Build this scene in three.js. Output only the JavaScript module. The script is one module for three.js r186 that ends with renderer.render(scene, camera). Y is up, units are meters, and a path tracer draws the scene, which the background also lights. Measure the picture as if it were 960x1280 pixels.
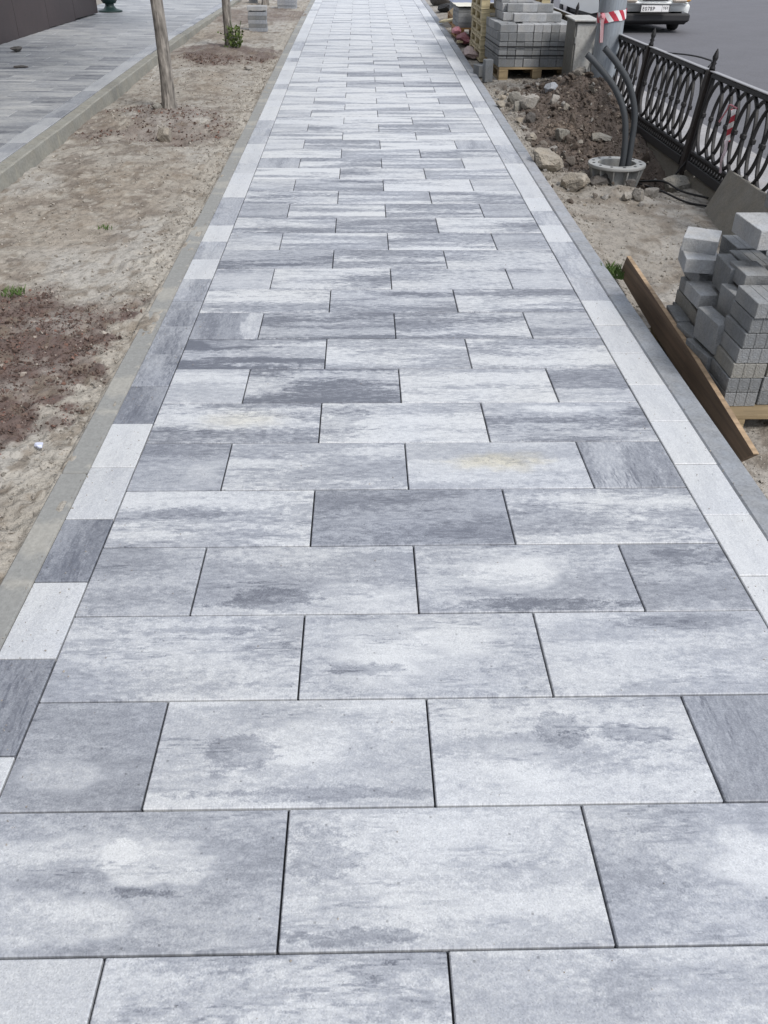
import * as THREE from 'three';
import { mergeGeometries } from 'three/addons/utils/BufferGeometryUtils.js';
import { ConvexGeometry } from 'three/addons/geometries/ConvexGeometry.js';

// ---------------------------------------------------------------- camera, sky, sun, exposure
const scene = new THREE.Scene();
const camera = new THREE.PerspectiveCamera(61.53, 0.75, 0.05, 400);
camera.rotation.order = 'YXZ';
camera.position.set(-0.141, 1.4876, 0.8203);
camera.rotation.set(-0.594806, -0.0272159, 0.0085715);
scene.add(camera);

const renderer = new THREE.WebGLRenderer({ antialias: true });
renderer.toneMapping = THREE.LinearToneMapping;
renderer.toneMappingExposure = 1.72;
renderer.shadowMap.enabled = true;
renderer.shadowMap.type = THREE.PCFSoftShadowMap;

const SUN = new THREE.Vector3(0.5, 0.85, 0.6).normalize();

// noise
const hash = (x, y, s) => { let h = Math.imul(x, 374761393) ^ Math.imul(y, 668265263) ^ Math.imul(s, 1274126177); h = Math.imul(h ^ (h >>> 13), 1274126177); return ((h ^ (h >>> 16)) >>> 0) / 4294967296; };
function vn(x, y, s = 0) {
  const xi = Math.floor(x), yi = Math.floor(y); let u = x - xi, v = y - yi; u = u * u * (3 - 2 * u); v = v * v * (3 - 2 * v);
  const a = hash(xi, yi, s), b = hash(xi + 1, yi, s), c = hash(xi, yi + 1, s), d = hash(xi + 1, yi + 1, s);
  return a + (b - a) * u + (c - a) * v + (a - b - c + d) * u * v;
}
function fbm(x, y, o = 4, s = 0) { let t = 0, a = 0.5, n = 0; for (let i = 0; i < o; i++) { t += a * vn(x, y, s + i * 17); n += a; a *= 0.55; x = x * 2.03 + 11.3; y = y * 2.03 + 5.7; } return t / n; }
const clamp = (x, a = 0, b = 1) => Math.min(b, Math.max(a, x));
const ss = (a, b, x) => { const t = clamp((x - a) / (b - a)); return t * t * (3 - 2 * t); };
const lerp = (a, b, t) => a + (b - a) * t;
let seed = 20177;
const rnd = () => { seed = (Math.imul(seed, 1664525) + 1013904223) >>> 0; return seed / 4294967296; };
const rr = (a, b) => a + (b - a) * rnd();
const pick0 = (a) => a[Math.floor(rnd() * a.length)];

// overcast sky: thin cloud, a little brighter round the veiled sun and towards the zenith
{
  const W = 512, H = 256, d = new Float32Array(W * H * 4), v = new THREE.Vector3();
  for (let j = 0; j < H; j++) for (let i = 0; i < W; i++) {
    const el = ((j + 0.5) / H - 0.5) * Math.PI, az = ((i + 0.5) / W - 0.5) * 2 * Math.PI;
    v.set(Math.cos(el) * Math.cos(az), Math.sin(el), Math.cos(el) * Math.sin(az));
    const up = Math.max(v.y, 0), k = 1 / (up + 0.25);
    const cl = fbm(v.x * k * 1.6 + 9, v.z * k * 1.6 + 4, 5, 3);
    const glow = Math.pow(Math.max(v.dot(SUN), 0), 4);
    let L = (0.78 + 0.16 * up) * (0.84 + 0.32 * cl) + 0.32 * glow;
    const o = (j * W + i) * 4;
    L *= 0.62; d[o] = L * 0.928; d[o + 1] = L * 0.985; d[o + 2] = L * 1.11; d[o + 3] = 1;
  }
  const sky = new THREE.DataTexture(d, W, H, THREE.RGBAFormat, THREE.FloatType);
  sky.mapping = THREE.EquirectangularReflectionMapping; sky.magFilter = THREE.LinearFilter; sky.minFilter = THREE.LinearFilter; sky.wrapS = THREE.RepeatWrapping; sky.needsUpdate = true;
  scene.background = sky; scene.environment = sky; scene.backgroundIntensity = 1; scene.environmentIntensity = 1;
}
const sun = new THREE.DirectionalLight(0xfff8f0, 1.5);
sun.position.copy(SUN).multiplyScalar(30).add(new THREE.Vector3(0, 0, -8)); sun.target.position.set(0, 0, -8);
sun.castShadow = true; sun.shadow.radius = 26; sun.shadow.mapSize.set(2048, 2048);
Object.assign(sun.shadow.camera, { left: -16, right: 16, top: 16, bottom: -16, near: 1, far: 70 });
scene.add(sun, sun.target);

// ---------------------------------------------------------------- the lie of the land
const G = (z) => (z < 0 ? 0.37279 * (1 - Math.exp(-((z / 12.7746) ** 2))) : 0);
const slope = (z) => Math.atan((G(z - 0.05) - G(z + 0.05)) / 0.1);
const paveH = (z) => 0.1 - 0.07 * ss(9, 18, -z);
function hR(x, z) {
  const b = -0.13 + 0.06 * ss(3.2, 5.2, -z) + 0.04 * ss(6, 10, -z);
  const e = -0.045 - 0.055 * ss(-3.9, -3.2, z); let h = e + (b - e) * ss(1.15, 1.32, x);
  h += 0.27 * Math.exp(-(((x - 1.98) / 0.42) ** 2 + ((z + 8.1) / 1.0) ** 2)) + 0.07 * Math.exp(-(((x - 1.4) / 0.28) ** 2 + ((z + 7.7) / 0.9) ** 2));
  h -= 0.2 * Math.exp(-(((x - 1.98) / 0.2) ** 2 + ((z + 5.95) / 0.38) ** 2)); h += 0.05 * Math.exp(-(((x - 1.65) / 0.2) ** 2 + ((z + 5.3) / 0.16) ** 2));
  return h;
}
const moundMask = (x, z) => clamp(1.15 * Math.exp(-(((x - 1.98) / 0.62) ** 2 + ((z + 7.75) / 1.35) ** 2)) + 0.75 * Math.exp(-(((x - 1.55) / 0.3) ** 2 + ((z + 6.5) / 0.8) ** 2)) + 0.9 * Math.exp(-(((x - 1.98) / 0.3) ** 2 + ((z + 5.85) / 0.4) ** 2)));
function hL(x, z) {
  let h = -0.028 + 0.02 * ss(-1.3, -2.2, x);
  h += 0.075 * Math.exp(-(((x + 1.85) / 0.55) ** 2 + ((z + 7.45) / 0.55) ** 2)) - 0.06 * Math.exp(-(((x + 1.95) / 0.16) ** 2 + ((z + 6.75) / 0.18) ** 2)) - 0.04 * Math.exp(-(((x + 1.62) / 0.14) ** 2 + ((z + 6.65) / 0.16) ** 2));
  h += 0.05 * Math.exp(-(((x + 1.85) / 0.6) ** 2 + ((z + 11.3) / 0.7) ** 2));
  return h;
}

// ---------------------------------------------------------------- naming
const used = {};
function numbered(n) { const k = used[n] = (used[n] ?? -1) + 1; return k ? `${n}_${String(k).padStart(3, '0')}` : n; }
function tag(o, label, category, group) { o.userData.label = label; o.userData.category = category; if (group) o.userData.group = group; return o; }
function thing(name, label, category, [x, y, z] = [0, 0, 0], turn = 0, group) {
  const o = new THREE.Group(); o.name = numbered(name); o.position.set(x, y, z); o.rotation.y = turn; scene.add(o); return tag(o, label, category, group);
}
function struct(name, geo, m) { const o = geo ? new THREE.Mesh(geo, m) : new THREE.Group(); o.name = numbered(name); o.userData.kind = 'structure'; scene.add(o); if (geo) { o.castShadow = o.receiveShadow = true; } return o; }
function part(name, geo, m, parent, p, rot) {
  const o = new THREE.Mesh(geo, m); o.name = name; o.castShadow = o.receiveShadow = true;
  if (p) o.position.set(...p); if (rot) o.rotation.set(...rot); parent.add(o); return o;
}
function solo(name, label, category, geo, m, p, rot, group) { const o = part(numbered(name), geo, m, scene, p, rot); return tag(o, label, category, group); }

// ---------------------------------------------------------------- geometry helpers
function boxUV(g, s = 1) {                       // uv in metres from the side each face looks to
  if (g.index) g = g.toNonIndexed();
  g.computeVertexNormals();
  const p = g.attributes.position, uv = new Float32Array(p.count * 2), a = new THREE.Vector3(), b = new THREE.Vector3(), c = new THREE.Vector3();
  for (let i = 0; i < p.count; i += 3) {
    a.fromBufferAttribute(p, i); b.fromBufferAttribute(p, i + 1).sub(a); c.fromBufferAttribute(p, i + 2).sub(a); b.cross(c);
    const ax = Math.abs(b.x), ay = Math.abs(b.y), az = Math.abs(b.z);
    for (let k = 0; k < 3; k++) { a.fromBufferAttribute(p, i + k); const [u, v] = ax > ay && ax > az ? [a.z, a.y] : ay > az ? [a.x, a.z] : [a.x, a.y]; uv[(i + k) * 2] = u * s; uv[(i + k) * 2 + 1] = v * s; }
  }
  g.setAttribute('uv', new THREE.BufferAttribute(uv, 2)); return g;
}
function cbox(w, h, d, c = 0.003) {              // chamfered box, 44 triangles, centred
  const H = [w / 2, h / 2, d / 2], pos = [], V = (a, s) => { const r = s.map((q, i) => q * (i === a ? H[i] : H[i] - c)); return r; };
  const tri = (p, q, r) => { const n = new THREE.Vector3(q[0] - p[0], q[1] - p[1], q[2] - p[2]).cross(new THREE.Vector3(r[0] - p[0], r[1] - p[1], r[2] - p[2])); if (n.x * (p[0] + q[0] + r[0]) + n.y * (p[1] + q[1] + r[1]) + n.z * (p[2] + q[2] + r[2]) < 0) [q, r] = [r, q]; pos.push(...p, ...q, ...r); };
  const quad = (p, q, r, s) => { tri(p, q, r); tri(p, r, s); };
  for (let a = 0; a < 3; a++) { const b = (a + 1) % 3, e = (a + 2) % 3;
    for (const s of [-1, 1]) { const m = (x, y) => { const t = [0, 0, 0]; t[a] = s; t[b] = x; t[e] = y; return V(a, t); }; quad(m(-1, -1), m(1, -1), m(1, 1), m(-1, 1)); }
    for (const s of [-1, 1]) for (const t of [-1, 1]) { const m = (ax, k) => { const q = [0, 0, 0]; q[a] = s; q[b] = t; q[e] = k; return V(ax, q); }; quad(m(a, -1), m(b, -1), m(b, 1), m(a, 1)); } }
  for (const x of [-1, 1]) for (const y of [-1, 1]) for (const z of [-1, 1]) tri(V(0, [x, y, z]), V(1, [x, y, z]), V(2, [x, y, z]));
  const g = new THREE.BufferGeometry(); g.setAttribute('position', new THREE.Float32BufferAttribute(pos, 3)); return boxUV(g);
}
const mv = (g, x = 0, y = 0, z = 0) => g.translate(x, y, z);
function prism(A, B, th) { // a plank between two quads: A,B are [bottom, top] at each end, thickness along +x
  const v = (p, t) => [p[0] + t, p[1], p[2]];
  const q = [A[0], A[1], B[1], B[0]], pos = [], T = (a, b, c) => pos.push(...a, ...b, ...c), Q = (a, b, c, d) => { T(a, b, c); T(a, c, d); };
  const f = q.map((p) => v(p, 0)), r = q.map((p) => v(p, th));
  Q(f[0], f[1], f[2], f[3]); Q(r[3], r[2], r[1], r[0]);
  for (let i = 0; i < 4; i++) { const j = (i + 1) % 4; Q(f[j], f[i], r[i], r[j]); }
  const g = new THREE.BufferGeometry(); g.setAttribute('position', new THREE.Float32BufferAttribute(pos, 3)); return boxUV(g);
}
function tube(pts, r, seg = 40, rad = 8, closed = false) { return new THREE.TubeGeometry(new THREE.CatmullRomCurve3(pts.map((p) => new THREE.Vector3(...p))), seg, r, rad, closed); }
function chunk(w, h, d, n = 14, boxy = 0.6) {    // broken lump: a noisy ball shaved by planes
  const g = new THREE.IcosahedronGeometry(1, w > 0.12 ? 14 : 7), p = g.attributes.position, v = new THREE.Vector3(), pl = [], s0 = Math.floor(rnd() * 999);
  for (let i = 0; i < n; i++) pl.push([new THREE.Vector3(rr(-1, 1), rr(-1, 1), rr(-1, 1)).normalize(), rr(0.52, 0.85)]);
  for (let i = 0; i < 3; i++) for (const s of [-1, 1]) { const q = new THREE.Vector3(rr(-0.2, 0.2), rr(-0.2, 0.2), rr(-0.2, 0.2)); q.setComponent(i, s); pl.push([q.normalize(), lerp(0.85, 0.6, boxy)]); }
  for (let i = 0; i < p.count; i++) {
    v.fromBufferAttribute(p, i).normalize(); let r = 1; for (const [q, k] of pl) { const c = v.dot(q); if (c > 0.01) r = Math.min(r, k / c); }
    r *= 1 + 0.16 * (fbm(v.x * 4 + v.y * 2 + 9, v.z * 4 - v.y * 3, 4, s0) - 0.5) + 0.07 * (fbm(v.x * 17 + v.y * 9, v.z * 17 - v.y * 11, 2, s0 + 3) - 0.5);
    p.setXYZ(i, v.x * r * w * 0.72, v.y * r * h * 0.72, v.z * r * d * 0.72);
  }
  return boxUV(g);
}

// ---------------------------------------------------------------- textures
function dataTex(W, H, fn, srgb = true, ch = 3) {
  const d = new Uint8Array(W * H * 4);
  for (let j = 0; j < H; j++) for (let i = 0; i < W; i++) { const c = fn(i, j), o = (j * W + i) * 4; if (ch === 1) { d[o] = d[o + 1] = d[o + 2] = clamp(c) * 255; } else { for (let k = 0; k < 3; k++) { const x = clamp(c[k]); d[o + k] = 255 * (srgb ? (x <= 0.0031308 ? 12.92 * x : 1.055 * x ** (1 / 2.4) - 0.055) : x) + hash(i, j, k) * 0.9; } } d[o + 3] = 255; }
  const t = new THREE.DataTexture(d, W, H, THREE.RGBAFormat); t.magFilter = THREE.LinearFilter; t.minFilter = THREE.LinearMipmapLinearFilter; t.generateMipmaps = true; t.wrapS = t.wrapT = THREE.RepeatWrapping; if (srgb) t.colorSpace = THREE.SRGBColorSpace; t.needsUpdate = true; return t;
}
// tiling noise for repeated textures
const tn = (i, j, N, f, s) => { const x = i / N * f, y = j / N * f, xi = Math.floor(x), yi = Math.floor(y); let u = x - xi, v = y - yi; u = u * u * (3 - 2 * u); v = v * v * (3 - 2 * v); const m = (q) => ((q % f) + f) % f; const a = hash(m(xi), m(yi), s), b = hash(m(xi + 1), m(yi), s), c = hash(m(xi), m(yi + 1), s), d = hash(m(xi + 1), m(yi + 1), s); return a + (b - a) * u + (c - a) * v + (a - b - c + d) * u * v; };
const tf = (i, j, N, f, o, s) => { let t = 0, a = 0.5, n = 0; for (let k = 0; k < o; k++) { t += a * tn(i, j, N, f, s + k * 13); n += a; a *= 0.6; f *= 2; } return t / n; };
const rep = (t, r, q = r) => { const c = t.clone(); c.repeat.set(r, q); c.needsUpdate = true; return c; };

// colour-mixed paving slabs: each atlas has 4 x 8 cells of 0.6 x 0.3 m
const CW = 512, CH = 256;
const DARK = [0.118, 0.13, 0.16], MID = [0.325, 0.345, 0.383], LIGHT = [0.585, 0.605, 0.62];
function slabTone(X, Y, c, s) {                   // X, Y in metres on the slab, c = cell spec
  if (c.rot) [X, Y] = [Y, X];
  const wx = X + 0.05 * (fbm(X * 8, Y * 8, 3, s + 71) - 0.5), wy = Y + 0.02 * (fbm(X * 9, Y * 9, 3, s + 72) - 0.5);
  const band = fbm(wx * 1.5 + s, wy * 13, 4, s), cloud = fbm(wx * 3.6, wy * 8.5, 6, s + 5), streak = fbm(X * 8, Y * 80, 3, s + 9), pep = fbm(X * 52, Y * 120, 4, s + 14), grain = vn(X * 420, Y * 420, s + 12);
  const bw = c.s || 0, n = (1.15 + 1.1 * bw) * (band - 0.5) + (1 - 0.6 * bw) * (cloud - 0.5) + 0.42 * (pep - 0.5) + 0.16 * (grain - 0.5);
  let m = lerp(c.t, 0.84, 0.13) + c.a * ((0.3 + 0.3 * bw) * (ss(-0.17 - 0.05 * bw, 0.12 + 0.06 * bw, n) - 0.56) + 0.52 * n) + c.a * 0.2 * (streak - 0.5);
  for (const b of c.blobs || []) {                // pale or dark pools of the colour mix, [x, y, rx, ry, strength]
    const dx = (wx - b[0]) / b[2], dy = (wy - b[1]) / b[3], r = Math.sqrt(dx * dx + dy * dy) + 1.5 * (fbm(X * 14, Y * 27, 5, s + 31) - 0.5) + 0.7 * (pep - 0.5) + 0.25 * (grain - 0.5);
    m += b[4] * (1 - ss(0.62, 1.12, r));
  }
  const mid = 0.35 + 2.6 * clamp(m) * clamp(1 - m);
  m += c.a * 0.62 * mid * (pep - 0.5) + (0.05 + 0.22 * bw) * (pep - 0.5) + 0.2 * (grain - 0.5);
  const sc = ss(0.5, 0.72, fbm(X * 5, Y * 24, 3, s + 40)) * ss(0.45, 0.72, fbm(X * 34, Y * 210, 3, s + 44));    // dark gritty scuffs along the grain
  m -= c.a * 1.15 * sc * ss(0.3, 0.65, pep * 0.5 + grain * 0.5);
  return clamp(m, 0.02, 0.98);
}
function slabColour(m, i, j, s, warm) {
  const q = m < 0.5 ? m * 2 : m * 2 - 1, A = m < 0.5 ? DARK : MID, B = m < 0.5 ? MID : LIGHT;
  let c = [lerp(A[0], B[0], q), lerp(A[1], B[1], q), lerp(A[2], B[2], q)];
  const sp = hash(i, j, s + 90); let k = 1 + 0.2 * (hash(i >> 1, j >> 1, s + 91) - 0.5) + 0.12 * (hash(i, j, s + 92) - 0.5);
  if (sp > 0.992) k *= 1.3; else if (sp < 0.011) k *= 0.58;
  if (hash(i >> 2, j >> 2, s + 93) < 0.0009) k *= 0.6;
  c = c.map((x) => x * k); if (warm) { c[0] *= 1 + 0.07 * warm; c[2] *= 1 - 0.17 * warm; } return c;
}
function atlas(cells, s0) {
  return dataTex(2048, 2048, (i, j) => {
    const cx = i >> 9, cy = j >> 8, n = cy * 4 + cx, li = i & 511, lj = j & 255; let c = cells[n] || cells[0], X = li / 512 * 0.6; const Y = lj / 256 * 0.3; let s = s0 + n * 101;
    if (Array.isArray(c)) { const h = X >= 0.3 ? 1 : 0; c = c[h]; s += 50 * h; if (h) X -= 0.3; }
    const m = slabTone(X, Y, c, s); let w = c.warm || 0; if (w) w *= 1.1 * ss(1.3, 0.2, Math.hypot((X - 0.32) / 0.17, (Y - 0.17) / 0.07) + 0.9 * (fbm(X * 20, Y * 30, 4, s + 61) - 0.5));
    return slabColour(m, i, j, s, w + 0.25 * (fbm(X * 3, Y * 3, 2, s + 62) - 0.4));
  });
}
const F = (t, a = 0.5, blobs, warm, s = 0) => ({ t, a, blobs, warm, s }), R = (t, a = 0.4, blobs) => ({ t, a, blobs, rot: true });
// near cells, listed row by row from the photograph's foot (u across, rows away)
const near = [], spot = {};                       // spot[row + ':' + col] = cell [index, half]
const add = (key, c) => { spot[key] = [near.length, 0]; near.push(c); };
const addHalves = (k1, c1, k2, c2) => { spot[k1] = [near.length, 1]; spot[k2] = [near.length, 2]; near.push([c1, c2]); };
addHalves('-1:0', F(0.8, 0.2), '-1:3', F(0.62));
add('-1:1', F(0.66, 0.55, [[0.2, 0.22, 0.14, 0.05, -0.15]])); add('-1:2', F(0.72, 0.42, [[0.3, 0.24, 0.06, 0.05, -0.14]]));
add('0:0', F(0.42, 0.42, [[0.36, 0.18, 0.12, 0.055, 0.42], [0.1, 0.07, 0.28, 0.05, 0.3], [0.33, 0.115, 0.09, 0.012, -0.3], [0.12, 0.2, 0.16, 0.05, 0.24]]));
add('0:1', F(0.76, 0.42, [[0.12, 0.03, 0.17, 0.016, -0.34], [0.06, 0.2, 0.07, 0.07, -0.22], [0.36, 0.17, 0.15, 0.012, -0.16]]));
add('0:2', F(0.54, 0.42, [[0.36, 0.18, 0.14, 0.075, 0.3], [0.05, 0.17, 0.12, 0.09, -0.12]]));
addHalves('1:0', F(0.38, 0.38, [[0.12, 0.09, 0.14, 0.035, 0.26]]), '1:3', R(0.36, 0.4));
add('1:1', F(0.74, 0.45, [[0.17, 0.14, 0.08, 0.05, -0.3], [0.32, 0.03, 0.26, 0.02, -0.22], [0.34, 0.17, 0.1, 0.06, 0.14]]));
add('1:2', F(0.68, 0.55, [[0.3, 0.19, 0.06, 0.05, -0.25], [0.45, 0.19, 0.13, 0.03, -0.32], [0.2, 0.1, 0.09, 0.06, 0.14]]));
add('2:0', F(0.66, 0.55, [[0.33, 0.24, 0.22, 0.018, -0.28]])); add('2:1', F(0.56, 0.5, [[0.22, 0.14, 0.11, 0.08, 0.24], [0.42, 0.2, 0.1, 0.07, 0.2], [0.17, 0.1, 0.09, 0.02, -0.3]]));
add('2:2', F(0.68, 0.45, [[0.4, 0.26, 0.16, 0.03, -0.22]]));
addHalves('3:0', F(0.46, 0.45), '3:3', F(0.42, 0.5, [[0.18, 0.24, 0.14, 0.04, -0.2]]));
add('3:1', F(0.55, 0.55, [[0.2, 0.06, 0.14, 0.05, -0.28], [0.4, 0.08, 0.12, 0.05, 0.16]])); add('3:2', F(0.55, 0.55, [[0.28, 0.16, 0.13, 0.07, 0.26], [0.34, 0.03, 0.28, 0.025, -0.32]]));
add('4:0', F(0.7, 0.5, [[0.25, 0.17, 0.13, 0.025, -0.2]])); add('4:1', F(0.24, 0.32)); add('4:2', F(0.6, 0.55));
addHalves('5:0', F(0.32, 0.35, [[0.22, 0.1, 0.07, 0.09, 0.16]]), '5:3', R(0.36, 0.5));
add('5:1', F(0.64, 0.45)); add('5:2', F(0.68, 0.3, null, 1));
add('6:0', F(0.56, 0.55, null, 0.4)); add('6:1', F(0.74, 0.4, [[0.08, 0.14, 0.1, 0.12, -0.25]])); add('6:2', F(0.34, 0.45, [[0.3, 0.25, 0.2, 0.03, 0.3]]));
addHalves('7:0', F(0.76, 0.25), '7:3', F(0.44, 0.4));
add('7:1', F(0.36, 0.6)); add('7:2', F(0.72, 0.4));
add('8:0', F(0.26, 0.6, [[0.3, 0.26, 0.4, 0.04, 0.36]])); add('8:1', F(0.68, 0.45)); add('8:2', F(0.62, 0.5));
addHalves('9:0', R(0.16, 0.35, [[0.15, 0.27, 0.3, 0.06, 0.5]]), '9:3', F(0.42, 0.35));
for (const k in spot) if (parseInt(k) >= 4) { const c = near[spot[k][0]]; for (const q of Array.isArray(c) ? c : [c]) if (!q.rot) q.s = parseInt(k) >= 6 ? 1 : 0.5; }
for (const k in spot) if (parseInt(k) < 4) { const c = near[spot[k][0]]; for (const q of Array.isArray(c) ? c : [c]) if (!q.near) { q.near = 1; q.a *= 0.9; } }
while (near.length < 32) near.push(F(0.5));
const gen = [];
for (let n = 0; n < 24; n++) gen.push(F(0.22 + 0.58 * (n / 23) ** 0.8, 0.42 + 0.2 * hash(n, 3, 8), [[0.1 + 0.4 * hash(n, 1, 1), 0.05 + 0.2 * hash(n, 2, 2), 0.22, 0.035, (hash(n, 4, 4) - 0.5) * 0.5]], 0, 0.75 + 0.5 * hash(n, 9, 9)));
gen.push([R(0.09, 0.3), R(0.15, 0.3)], [R(0.28, 0.4), R(0.36, 0.45)], [R(0.46, 0.4), R(0.55, 0.4)], [R(0.64, 0.3), R(0.74, 0.2)], [R(0.86, 0.16), R(0.9, 0.12)], [F(0.34), R(0.42)], [F(0.52), F(0.6)], [F(0.68), F(0.78, 0.3)]);
const bumpAtlas = dataTex(1024, 1024, (i, j) => 0.5 + 0.34 * (tf(i, j, 1024, 256, 3, 5) - 0.5) + 0.22 * (tn(i, j, 1024, 64, 6) - 0.5) - (hash(i >> 1, j >> 1, 7) < 0.012 ? 0.4 : 0), false, 1);
const slabMat = [atlas(near, 1000), atlas(gen, 7000)].map((t) => new THREE.MeshStandardMaterial({ map: t, roughness: 0.5, bumpMap: bumpAtlas, bumpScale: 0.0011 }));
const slabGeo = {};
function slab(w, d, cell, half, flip) {           // slab with its patch of the atlas on top; pivot on the top face
  const key = [w, d, cell, half, flip].join();
  if (slabGeo[key]) return slabGeo[key];
  const g = cbox(w, 0.06, d, 0.0022); g.translate(0, -0.03, 0);
  const p = g.attributes.position, uv = g.attributes.uv, cx = cell % 4, cy = cell >> 2;
  for (let i = 0; i < p.count; i++) {
    let u = p.getX(i) / w + 0.5, v = 0.5 - p.getZ(i) / d;
    if (flip & 1) u = 1 - u; if (flip & 2) v = 1 - v;
    u = clamp(u, 0.006, 0.994); v = clamp(v, 0.012, 0.988);
    const su = w < 0.2 ? 0.25 : half ? 0.5 : 1, ou = half === 2 ? 0.5 : w < 0.2 && flip & 4 ? 0.22 : 0;
    uv.setXY(i, (cx + ou + u * su) / 4, (cy + v) / 8);
  }
  return slabGeo[key] = g;
}

// concrete, stone, wood, metal, soil
const N = 512;
const concTex = dataTex(N, N, (i, j) => { let k = 0.84 + 0.42 * (tf(i, j, N, 4, 5, 3) - 0.5) + 0.34 * (tf(i, j, N, 64, 3, 9) - 0.5); if (hash(i >> 1, j >> 1, 4) < 0.012) k *= 0.62; const w = tf(i, j, N, 6, 3, 21) - 0.5; return [k * (1 + 0.06 * w), k, k * (1 - 0.09 * w)]; });
const concBump = dataTex(N, N, (i, j) => 0.5 + 0.5 * (tf(i, j, N, 48, 4, 31) - 0.5) - (hash(i >> 1, j >> 1, 33) < 0.01 ? 0.35 : 0), false, 1);
const dustTex = dataTex(N, N, (i, j) => { const m = ss(0.4, 0.62, tf(i, j, N, 5, 5, 41)), k = 0.9 + 0.25 * (tf(i, j, N, 90, 2, 43) - 0.5); return [lerp(0.29, 0.37, m) * k, lerp(0.295, 0.365, m) * k, lerp(0.285, 0.335, m) * k]; });
const woodTex = dataTex(N, N, (i, j) => { const r = 0.5 * tn(i, j, N, 4, 51) + tf(i * 0.14, j * 3, N, 8, 4, 53), g = 0.72 + 0.55 * (r - 0.75) + 0.12 * (hash(j >> 1, i >> 5, 3) - 0.5); return [g, g * 0.97, g * 0.93]; });
const soilTex = dataTex(1024, 1024, (i, j) => { let k = 0.95 + 0.95 * (tf(i, j, 1024, 24, 6, 61) - 0.5) + 0.4 * (tf(i, j, 1024, 256, 2, 63) - 0.5); if (hash(i >> 2, j >> 2, 64) < 0.006) k *= 1.45; if (hash(i >> 2, j >> 2, 65) < 0.01) k *= 0.6; return [k, k, k]; });
const soilBump = dataTex(1024, 1024, (i, j) => 0.2 + 0.6 * tf(i, j, 1024, 20, 6, 71), false, 1);
const barkTex = dataTex(N, N, (i, j) => { const k = 0.5 + 0.95 * (tf(i * 1, j * 0.25, N, 40, 4, 91) - 0.5) + 0.5 * (tf(i, j, N, 12, 4, 93) - 0.35); return [k, k * 0.98, k * 0.95]; });
const asphTex = dataTex(N, N, (i, j) => { const k = 0.9 + 0.5 * (tf(i, j, N, 128, 2, 81) - 0.5) + 0.22 * (tf(i, j, N, 4, 4, 83) - 0.5); return [k, k, k]; });
const std = (o) => new THREE.MeshStandardMaterial(o);
const rgb = (r, g, b) => new THREE.Color().setRGB(r, g, b);
const conc = (r, g, b, s = 2.5, bs = 0.0025) => std({ color: rgb(r, g, b), map: rep(concTex, s), bumpMap: rep(concBump, s * 1.7), bumpScale: bs, roughness: 0.9 });
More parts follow.
